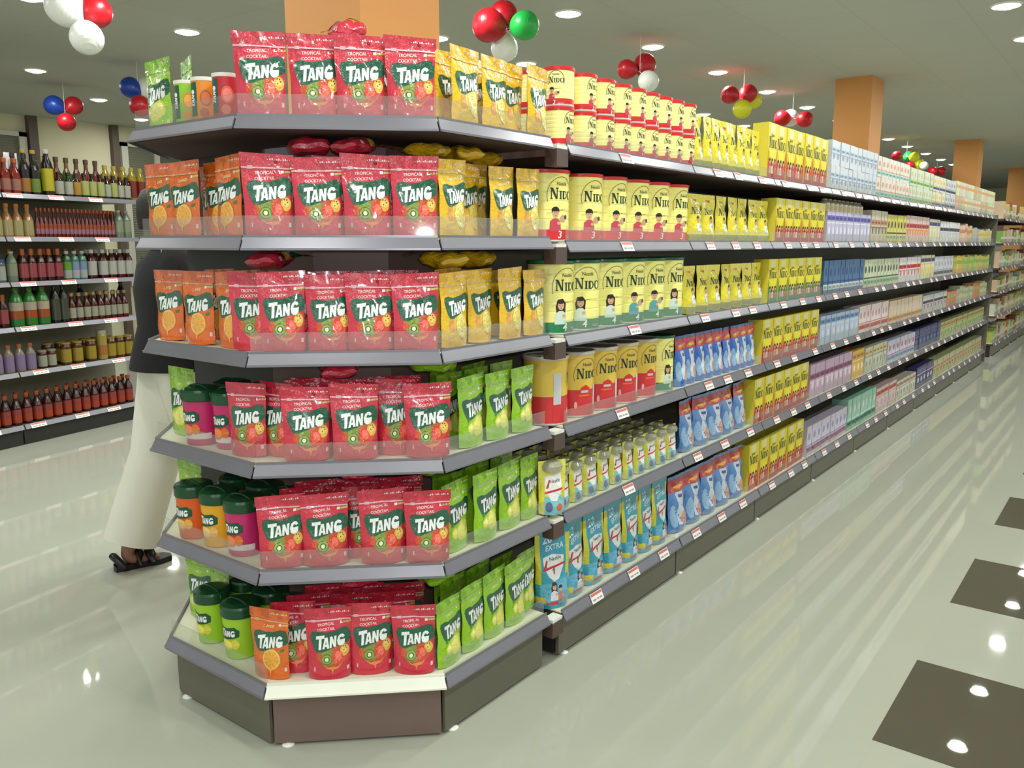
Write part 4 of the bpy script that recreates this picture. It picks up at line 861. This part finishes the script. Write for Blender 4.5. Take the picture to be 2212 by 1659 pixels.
bt('sj', .036, .15, (100, 40, 30), (180, 180, 160), (206, 206, 180), neck=.14, lab=(.1, .7), caph=.12)
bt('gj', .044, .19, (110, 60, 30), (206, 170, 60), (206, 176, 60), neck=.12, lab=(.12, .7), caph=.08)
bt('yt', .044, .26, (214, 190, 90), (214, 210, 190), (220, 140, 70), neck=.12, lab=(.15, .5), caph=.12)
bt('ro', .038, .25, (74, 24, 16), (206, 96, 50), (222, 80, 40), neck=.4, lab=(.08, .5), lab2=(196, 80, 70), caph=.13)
DES = dict(dg='dark sauce bottle with green label and yellow cap', dk='dark bottle with orange label and yellow cap', dw='dark bottle with yellow label and white cap', sb='small dark bottle with pale label', sg='small olive bottle with orange label', sy='small dark bottle with yellow oval label', br='tall brown bottle with red label', bg='tall amber bottle with green label', jy='yellow-topped jar bottle', so='cream sauce bottle with orange cap', sr='slim red sauce bottle with orange cap', gc='clear greenish bottle', bj='grey jar with blue lid', rs='red sauce bottle with tall orange cap', hf='green sauce bottle with white cap', hb='blue-labelled sauce bottle with white cap', kt='dark ketchup bottle with white cap', gb='large green squeeze bottle with orange label', bk='black flat bottle with grey label', bw='small brown bottle with white oval label', pu='clear bottle with purple label', sj='squat sauce jar with pale label', gj='honey-coloured jar with gold lid', yt='tall yellow canister with white lid', ro='red bottle with orange label and orange cap', **{'or': 'red chilli sauce bottle with orange cap'})
T0 = {1: (.208, .00434), 2: (.172, .00435), 3: (.1346, .00438), 4: (.0976, .00441), 5: (.06, .00447), 6: (.014, .00449)}
LB = {
1: [(-35, 'or'), (-14, 'or'), (5, 'or'), (25, 'or'), (45, 'or'), (63, 'dk'), (83, 'dg'), (110, 'dw'), (133, 'sb'), (153, 'sb'), (171, 'sg'), (189, 'sy'), (206, 'sy'), (225, 'sy'), (242, 'sb'), (257, 'sy'), (272, 'sb'), (288, 'sb')],
2: [(-30, 'so'), (-10, 'so'), (10, 'so'), (28, 'so'), (48, 'so'), (69, 'so')]+[(88+i*8.8, 'sr') for i in range(20)]+[(270, 'gc'), (289, 'gc')],
3: [(-30, 'bj'), (-8, 'bj'), (14, 'bj'), (38, 'gc'), (60, 'rs'), (77, 'rs'), (95, 'rs'), (113, 'rs'), (131, 'rs'), (150, 'hf'), (167, 'hb'), (184, 'hb'), (205, 'kt'), (231, 'kt'), (252, 'kt'), (273, 'kt'), (292, 'kt')],
4: [(-14, 'rs'), (5, 'rs'), (22, 'rs'), (47, 'gb'), (73, 'gb'), (99, 'gb'), (125, 'bk'), (143, 'bk'), (160, 'bw'), (176, 'bw'), (193, 'bw'), (209, 'bw'), (225, 'bw'), (240, 'bw'), (254, 'bw'), (268, 'bw'), (282, 'bw')],
5: [(-12, 'pu'), (10, 'pu'), (31, 'pu'), (52, 'pu'), (73, 'pu'), (96, 'sj'), (115, 'sj'), (145, 'gj'), (170, 'gj'), (200, 'gj'), (226, 'yt'), (246, 'gj'), (267, 'gj'), (288, 'gj')],
6: [(-15+i*20.3, 'ro') for i in range(16)]}
for k, kd in ((1, 'br'), (2, 'so'), (3, 'rs'), (4, 'rs'), (5, 'pu'), (6, 'ro')): LB[k] = [(X, kd) for X in range(-190, -42, 22)]+LB[k]
bc = {}
def lput(kd, k, t, d, extra='front row'):
    p = LP+LE*t-LN*d; bc[(kd, k, extra)] = i = bc.get((kd, k, extra), 0)+1
    put(BOT[kd], (p.x, p.y, LZ[k]+.034), (0, 0, rnd.uniform(0, 6)), (1, 1, 1), '%s, %s from outer end, %s%s bottle shelf' % (DES[kd], ORD[i-1], '' if extra[0] == 'f' else 'rear, ', SH[k]), 'bottles in the bottle aisle', 'bottle')
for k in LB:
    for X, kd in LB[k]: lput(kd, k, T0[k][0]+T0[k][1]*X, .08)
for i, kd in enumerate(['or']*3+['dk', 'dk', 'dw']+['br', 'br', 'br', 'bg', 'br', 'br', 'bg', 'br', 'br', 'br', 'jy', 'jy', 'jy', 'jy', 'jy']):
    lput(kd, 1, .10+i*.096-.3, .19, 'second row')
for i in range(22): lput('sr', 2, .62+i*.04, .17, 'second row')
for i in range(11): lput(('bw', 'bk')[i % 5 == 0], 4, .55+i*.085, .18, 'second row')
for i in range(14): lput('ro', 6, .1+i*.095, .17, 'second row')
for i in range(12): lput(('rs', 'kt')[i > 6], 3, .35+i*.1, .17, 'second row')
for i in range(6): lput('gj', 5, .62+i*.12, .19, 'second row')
mb = MB(); mb.box(-.09, .09, -.06, .06, 0, .13, (214, 216, 214)); bxm = mb.mesh('white_box', CARD)
for i, t in enumerate((.26, .46)):
    o = link('white_box', bxm); p = LP+LE*t-LN*.3; o.location = (p.x, p.y, LZ[1]+.034+.0); o.rotation_euler = (0, 0, math.atan2(LE.y, LE.x)); o.scale = (1, 1, 2.55)
    tag(o, 'tall white box standing behind the sauce bottles, %s from the outer end' % ORD[i], 'box', 'white boxes on the bottle aisle')
# far shelving glimpsed beyond the last columns
g = tag(empty('far_display'), 'distant wall shelving with pale goods beyond the last orange column', 'shelving unit')
mb = MB(); mb.box(-5.4, -1.6, 26.6, 27.1, 0, 2.2); mb.build('display_body', WHITEP, g)
mb = MB()
for i in range(5): mb.box(-5.4, -1.6, 26.45, 26.6, .3+i*.42, .33+i*.42)
mb.build('display_shelf', STRIP, g)
FG = MB()
for i in range(5):
    x = -5.35
    while x < -1.7:
        w = rnd.uniform(.15, .3); FG.box(x, x+w*.9, 26.44, 26.58, .335+i*.42, .335+i*.42+rnd.uniform(.2, .34), rnd.choice([(90, 96, 130), (200, 120, 130), (196, 196, 190), (120, 116, 110), (206, 170, 140), (70, 66, 70)])); x += w
tag(FG.build('distant_goods', CARD), 'blurred pale and dark packages on the farthest wall shelving', 'packages', 'goods on the farthest shelving', 'stuff')

# ---------------------------------------------------------------- balloons
BC = dict(r=(178, 18, 32), w=(226, 230, 222), g=(30, 170, 70), b=(24, 60, 150), y=(206, 206, 30))
BN = dict(r='red balloon', w='white balloon', g='green balloon', b='blue balloon', y='yellow balloon')
bmesh_c = {}
def balloon_mesh(c):
    if c not in bmesh_c:
        mb = MB(); prof = [(.006, -.60), (.026, -.585), (.010, -.56)]+[((.475*(max(0, 1-((z-.06)/.44)**2))**.5 if z > .06 else .475*(max(0, 1-((.06-z)/.62)**2.1))**.72), z) for z in [-.54+.52*i/14*2*.96 for i in range(15)]]+[(.002, .5)]
        mb.lathe(prof, 24, col=BC[c]); bmesh_c[c] = mb.mesh('balloon', RUBBER)
    return bmesh_c[c]
BUN = [((-4.0, 1.33), 3.06, 'white and red balloon bunch hung nearest the camera, cut by the photo top', [('w', -5.0, 1.34, 3.07, .30), ('r', -5.1, 2.06, 3.10, .24), ('w', -5.72, 2.25, 3.02, .24)])]
def bunch(lb, L):
    if 'above the yellow bags' in lb or 'past the second' in lb: L = [(c, x+.17, y+.1, z, d) for c, x, y, z, d in L]
    cx = sum(b[1] for b in L)/len(L); cy = sum(b[2] for b in L)/len(L); cz = sum(b[3] for b in L)/len(L)
    r = tag(empty('balloon_bunch', (cx, cy, cz)), lb, 'balloons', 'balloon bunches hung from the ceiling')
    s = MB()
    for i, (c, x, y, z, d) in enumerate(L):
        o = link('balloon', balloon_mesh(c), r); o.location = (x-cx, y-cy, z-cz); o.scale = (d*1.03,)*3; o['label'] = BN[c]
        v = Vector((x-cx, y-cy, z-cz)); v2 = v.normalized() if v.length > 1e-4 else Vector((0, 0, 1))
        o.rotation_euler = v2.to_track_quat('Z', 'Y').to_euler()
        s.tube([tuple(v*.35), (0, 0, 0)], .003, (200, 200, 190), 5)
    s.tube([(0, 0, 0), (0, 0, CEIL-cz)], .0025, (200, 200, 190), 5); s.build('string', WHITEP, r)
BALLOONS = [('white and red balloon bunch nearest the camera, cut by the photo top', [('w', -4.003, 1.317, 3.093, 0.26), ('r', -3.914, 1.449, 3.078, 0.207), ('w', -3.818, 1.333, 2.888, 0.207)]),
 ('blue and red balloon bunch near the beige wall', [('b', -8.196, 3.137, 3.111, 0.216), ('r', -8.129, 3.308, 3.121, 0.205), ('r', -7.955, 3.138, 2.918, 0.195)]),
 ('blue, white and red balloon bunch half hidden by the green pouches', [('b', -6.472, 3.081, 3.107, 0.204), ('w', -6.452, 3.204, 3.122, 0.204), ('r', -6.286, 3.058, 2.921, 0.204)]),
 ('red, green and white balloon bunch beyond the yellow pouches', [('r', -2.091, 3.238, 3.072, 0.228), ('r', -2.056, 3.353, 3.149, 0.202), ('g', -1.859, 3.323, 3.054, 0.196), ('w', -2.066, 3.375, 2.949, 0.19)]),
 ('red and white balloon bunch above the small yellow cans', [('r', -2.064, 5.086, 3.071, 0.166), ('r', -1.987, 5.246, 3.121, 0.198), ('w', -1.869, 5.101, 2.957, 0.178)]),
 ('red and yellow balloon bunch above the yellow bags', [('r', -2.093, 6.851, 3.097, 0.18), ('r', -1.987, 7.046, 3.121, 0.189), ('y', -1.94, 6.804, 2.94, 0.189), ('y', -1.97, 7.156, 3.069, 0.17)]),
 ('red and white balloon bunch beside the second orange column', [('r', -1.958, 8.573, 3.052, 0.185), ('w', -1.917, 8.734, 3.072, 0.207), ('r', -1.708, 8.608, 3.024, 0.185)]),
 ('red, green and yellow balloon bunch past the second orange column', [('r', -2.117, 13.97, 3.063, 0.157), ('g', -1.99, 14.247, 3.062, 0.188), ('y', -1.841, 13.955, 3.023, 0.173)]),
 ('red and yellow balloon bunch farther down the lamp row', [('r', -2.14, 15.915, 3.059, 0.174), ('y', -2.037, 16.194, 3.064, 0.226), ('w', -1.88, 15.866, 3.024, 0.157)]),
 ('two red balloons before the third orange column', [('r', -2.071, 17.64, 3.05, 0.189), ('r', -1.979, 17.929, 3.064, 0.189)])]
for lb, L in BALLOONS: bunch(lb, L)

# ---------------------------------------------------------------- the walking person behind the end display
PX, PY = -2.086, 0.765
def loft(rings, n=20):
    """rings: (cx, cy, cz, rx, ry) stacked; returns MB"""
    mb = MB(); v = []
    for cx, cy, cz, rx, ry in rings: v += [(cx+rx*cos(2*pi*i/n), cy+ry*sin(2*pi*i/n)*(1+.04*sin(6*pi*i/n)), cz) for i in range(n)]
    m = len(rings); mb.add(v, [(j*n+i, j*n+(i+1) % n, (j+1)*n+(i+1) % n, (j+1)*n+i) for j in range(m-1) for i in range(n)], (200, 200, 200), True)
    mb.add(v[:n], [tuple(range(n-1, -1, -1))]); mb.add(v[-n:], [tuple(range(n))]); return mb
def skinned(name, joints, edges, radii, mt, parent, sub=2):
    me = bpy.data.meshes.new(name); me.from_pydata(joints, edges, []); o = link(name, me, parent); me.materials.append(mt)
    me.skin_vertices or None
    o.modifiers.new('skin', 'SKIN'); me.skin_vertices[0].data[0].use_root = True
    for i, r in enumerate(radii): me.skin_vertices[0].data[i].radius = r if isinstance(r, tuple) else (r, r)
    s = o.modifiers.new('sub', 'SUBSURF'); s.levels = sub; s.render_levels = sub
    for m_ in me.polygons: m_.use_smooth = True
    o.modifiers['skin'].use_smooth_shade = True
    return o
def person():
    # built 1.72 m tall and scaled to a tall man; local frame: +X is the walking direction (away to the right, parallel to the end display), feet on z=0
    r = tag(empty('person', (PX, PY, 0), PROT), 'person in black tunic, white trousers and black sandals walking behind the end display', 'person')
    J = [(0, 0, .93), (0, 0, 1.10), (0, 0, 1.28), (0, 0, 1.40), (.01, 0, 1.47), (.015, 0, 1.53), (.02, 0, 1.61), (.015, 0, 1.67),
         (0, .09, .90), (-.10, .10, .50), (-.235, .10, .13), (-.255, .10, .055), (-.175, .10, .03), (-.105, .10, .022),
         (0, -.09, .90), (.12, -.10, .50), (.20, -.10, .12), (.19, -.10, .05), (.27, -.10, .03), (.34, -.10, .022),
         (0, .18, 1.38), (-.03, .23, 1.12), (.05, .25, .88), (.075, .25, .80), (0, -.18, 1.38), (.05, -.23, 1.12), (.16, -.24, .92), (.20, -.24, .86)]
    E = [(0, 1), (1, 2), (2, 3), (3, 4), (4, 5), (5, 6), (6, 7), (0, 8), (8, 9), (9, 10), (10, 11), (11, 12), (12, 13), (0, 14), (14, 15), (15, 16), (16, 17), (17, 18), (18, 19), (3, 20), (20, 21), (21, 22), (22, 23), (3, 24), (24, 25), (25, 26), (26, 27)]
    Rr = [(.12, .15), (.11, .14), (.12, .16), (.08, .12), .055, .06, .085, .06, .085, .06, .036, .036, .034, .022, .085, .06, .036, .036, .034, .022, .05, .04, .028, .03, .05, .04, .028, .03]
    for side, (hx, hy, hz) in ((1, (.075, .25, .80)), (-1, (.20, -.24, .86))):
        b = 23 if side == 1 else 27
        for q in range(5):  # four unequal fingers and the thumb
            th = q == 4; l = (.075, .085, .08, .062, .05)[q]; n0 = len(J)
            ox = .018-(q*.014) if not th else .03; dz = -.03 if not th else -.005
            J += [(hx+ox, hy-side*.01, hz+dz), (hx+ox+(.02 if th else .004), hy-side*.016, hz+dz-l*.55), (hx+ox+(.024 if th else .01), hy-side*.026, hz+dz-l)]
            E += [(b, n0), (n0, n0+1), (n0+1, n0+2)]; Rr += [.009, .0085, .007]
    body = skinned('body', J, E, Rr, SKIN, r)
    # face: nose, ears, eyes and mouth belong to the body's head
    fz = MB(); fz.lathe([(.001, -.02), (.013, -.012), (.008, .012), (.002, .026)], 10, cx=.112, cy=0, z0=1.60, col=(150, 104, 86)); fz.build('nose', SKIN, r)
    for s in (1, -1):
        e_ = MB(); e_.lathe([(.002, -.009), (.010, 0), (.002, .009)], 12, cx=.094, cy=.03*s, z0=1.625); o = e_.build('eye', WHITEP, r)
        e_ = MB(); e_.lathe([(.004, -.028), (.014, 0), (.010, .02), (.002, .03)], 10, cx=.012, cy=.088*s, z0=1.61); e_.build('ear', SKIN, r)
    m_ = MB(); m_.box(.09, .104, -.022, .022, 1.563, 1.571); m_.build('mouth', mat('lips', (140, 70, 66), rough=.5, noise=(20, .04)), r)
    h_ = MB(); v = []; n = 20
    rows_ = [(.106, 1.54), (.112, 1.60), (.108, 1.66), (.085, 1.705), (.045, 1.725), (.004, 1.73)]
    for rr, z in rows_: v += [(-.012+(rr*cos(2*pi*i/n) if cos(2*pi*i/n) < .2 or z > 1.655 else rr*.2), rr*.92*sin(2*pi*i/n), z) for i in range(n)]
    h_.add(v, [(j*n+i, j*n+(i+1) % n, (j+1)*n+(i+1) % n, (j+1)*n+i) for j in range(len(rows_)-1) for i in range(n)], (20, 18, 16), True); h_.build('hair', HAIR, r)
    # black knee-length tunic and sleeves
    t_ = loft([(0, 0, .93, .20, .21), (0, 0, 1.0, .185, .20), (0, 0, 1.12, .15, .175), (0, 0, 1.28, .155, .215), (0, 0, 1.39, .13, .225), (.0, 0, 1.44, .085, .12), (.01, 0, 1.475, .065, .07)])
    t_.tube([(0, .09, 1.425), (0, .175, 1.40), (-.03, .232, 1.12), (.05, .252, .90)], [.06, .078, .062, .05], (20, 20, 20), 12); t_.tube([(0, -.09, 1.425), (0, -.175, 1.40), (.05, -.232, 1.12), (.15, -.242, .93)], [.06, .078, .062, .05], (20, 20, 20), 12)
    t_.build('tunic', CLOTHB, r)
    tr = MB()
    tr.tube([(0, .07, .99), (-.03, .09, .80), (-.09, .10, .52), (-.17, .10, .30), (-.232, .10, .125)], [.135, .13, .115, .118, .122], (220, 220, 200), 20)
    tr.tube([(0, -.07, .99), (.04, -.09, .80), (.12, -.10, .52), (.17, -.10, .30), (.20, -.10, .115)], [.135, .13, .115, .112, .115], (220, 220, 200), 20)
    tr.build('trousers', CLOTHW, r)
    for ax, ay in ((-.255, .10), (.19, -.10)):
        s_ = MB(); pts = [(-.055, -.03), (-.06, .0), (-.055, .03), (-.02, .036), (.05, .036), (.13, .05), (.175, .044), (.20, .01), (.195, -.025), (.14, -.046), (.05, -.034), (-.02, -.036)]
        s_.prism([(ax+x, ay+y) for x, y in pts], .0, .026); so = s_.build('sandal', LEATH, r)
        u = MB(); u.tube([(ax+.10, ay-.05, .018), (ax+.10, ay-.035, .05), (ax+.10, ay, .064), (ax+.10, ay+.035, .05), (ax+.10, ay+.052, .018)], .024, (20, 20, 20), 8)
        u.tube([(ax-.02, ay-.042, .018), (ax-.05, ay-.03, .06), (ax-.062, ay, .072), (ax-.05, ay+.03, .06), (ax-.02, ay+.042, .018)], .016, (20, 20, 20), 8)
        u.tube([(ax+.04, ay-.045, .018), (ax+.05, ay-.03, .062), (ax+.05, ay, .08), (ax+.05, ay+.03, .062), (ax+.04, ay+.045, .018)], .019, (20, 20, 20), 8); u.build('strap', LEATH, so)
    r.scale = (1.06, 1.06, 1.085)
    return r
PROT = 1.30
person()
# nudge neighbours that still touch through each other apart
from mathutils.bvhtree import BVHTree
def settle(rounds=14):
    bpy.context.view_layer.update()
    def geo(o):
        M_ = Matrix.Translation(o.location) @ o.rotation_euler.to_matrix().to_4x4() @ Matrix.Diagonal(Vector((*o.scale, 1)))
        vs, ps = [], []
        for m in [o]+list(KID(o)):
            if m.type != 'MESH' or not m.data: continue
            b = len(vs); vs += [M_ @ v.co for v in m.data.vertices]; ps += [tuple(b+i for i in p.vertices) for p in m.data.polygons]
        lo = [min(v[i] for v in vs) for i in range(3)]; hi = [max(v[i] for v in vs) for i in range(3)]
        return [lo, hi, None, vs, ps]
    def KID(o): return CH.get(o.name, [])
    CH = {}
    for o in bpy.data.objects:
        if o.parent: CH.setdefault(o.parent.name, []).append(o)
    G = {}
    def tree(o):
        g = G[o.name]
        if g[2] is None: g[2] = BVHTree.FromPolygons(g[3], g[4])
        return g[2]
    for o in PLACED: G[o.name] = geo(o)
    order = sorted(PLACED, key=lambda o: G[o.name][0][1]); moved = None
    for it in range(rounds):
        hit = []
        order = sorted(PLACED, key=lambda o: G[o.name][0][1])
        for i, a in enumerate(order):
            ga = G[a.name]
            for b in order[i+1:]:
                gb = G[b.name]
                if gb[0][1] > ga[1][1]: break
                if moved is not None and a.name not in moved and b.name not in moved: continue
                if ga[0][0] > gb[1][0] or gb[0][0] > ga[1][0] or ga[0][2] > gb[1][2] or gb[0][2] > ga[1][2]: continue
                if tree(a).overlap(tree(b)): hit.append((a, b))
        if not hit: break
        moved = set()
        for a, b in hit:
            d = b.location-a.location; dz = abs(d.z); d.z = 0
            if d.length < 1e-5: d = Vector((0, 1, 0))
            d.normalize()
            if dz > .1:
                up = b if b.location.z > a.location.z else a; up.location.z += .002; up.scale = tuple(s_*.97 for s_ in up.scale); moved.add(up.name); continue
            for o, sg in ((a, -1), (b, 1)):
                o.location = o.location+d*.0015*sg; o.scale = (o.scale[0]*.985, o.scale[1]*.99, o.scale[2]); moved.add(o.name)
        for o in PLACED:
            if o.name in moved: G[o.name] = geo(o)
    return len(hit)
settle()
# remove prototypes that were never placed
for nme, kids in KIDS.items():
    if nme not in USED:
        o = bpy.data.objects.get(nme)
        for c in list(o.children): bpy.data.objects.remove(c)
        bpy.data.objects.remove(o)
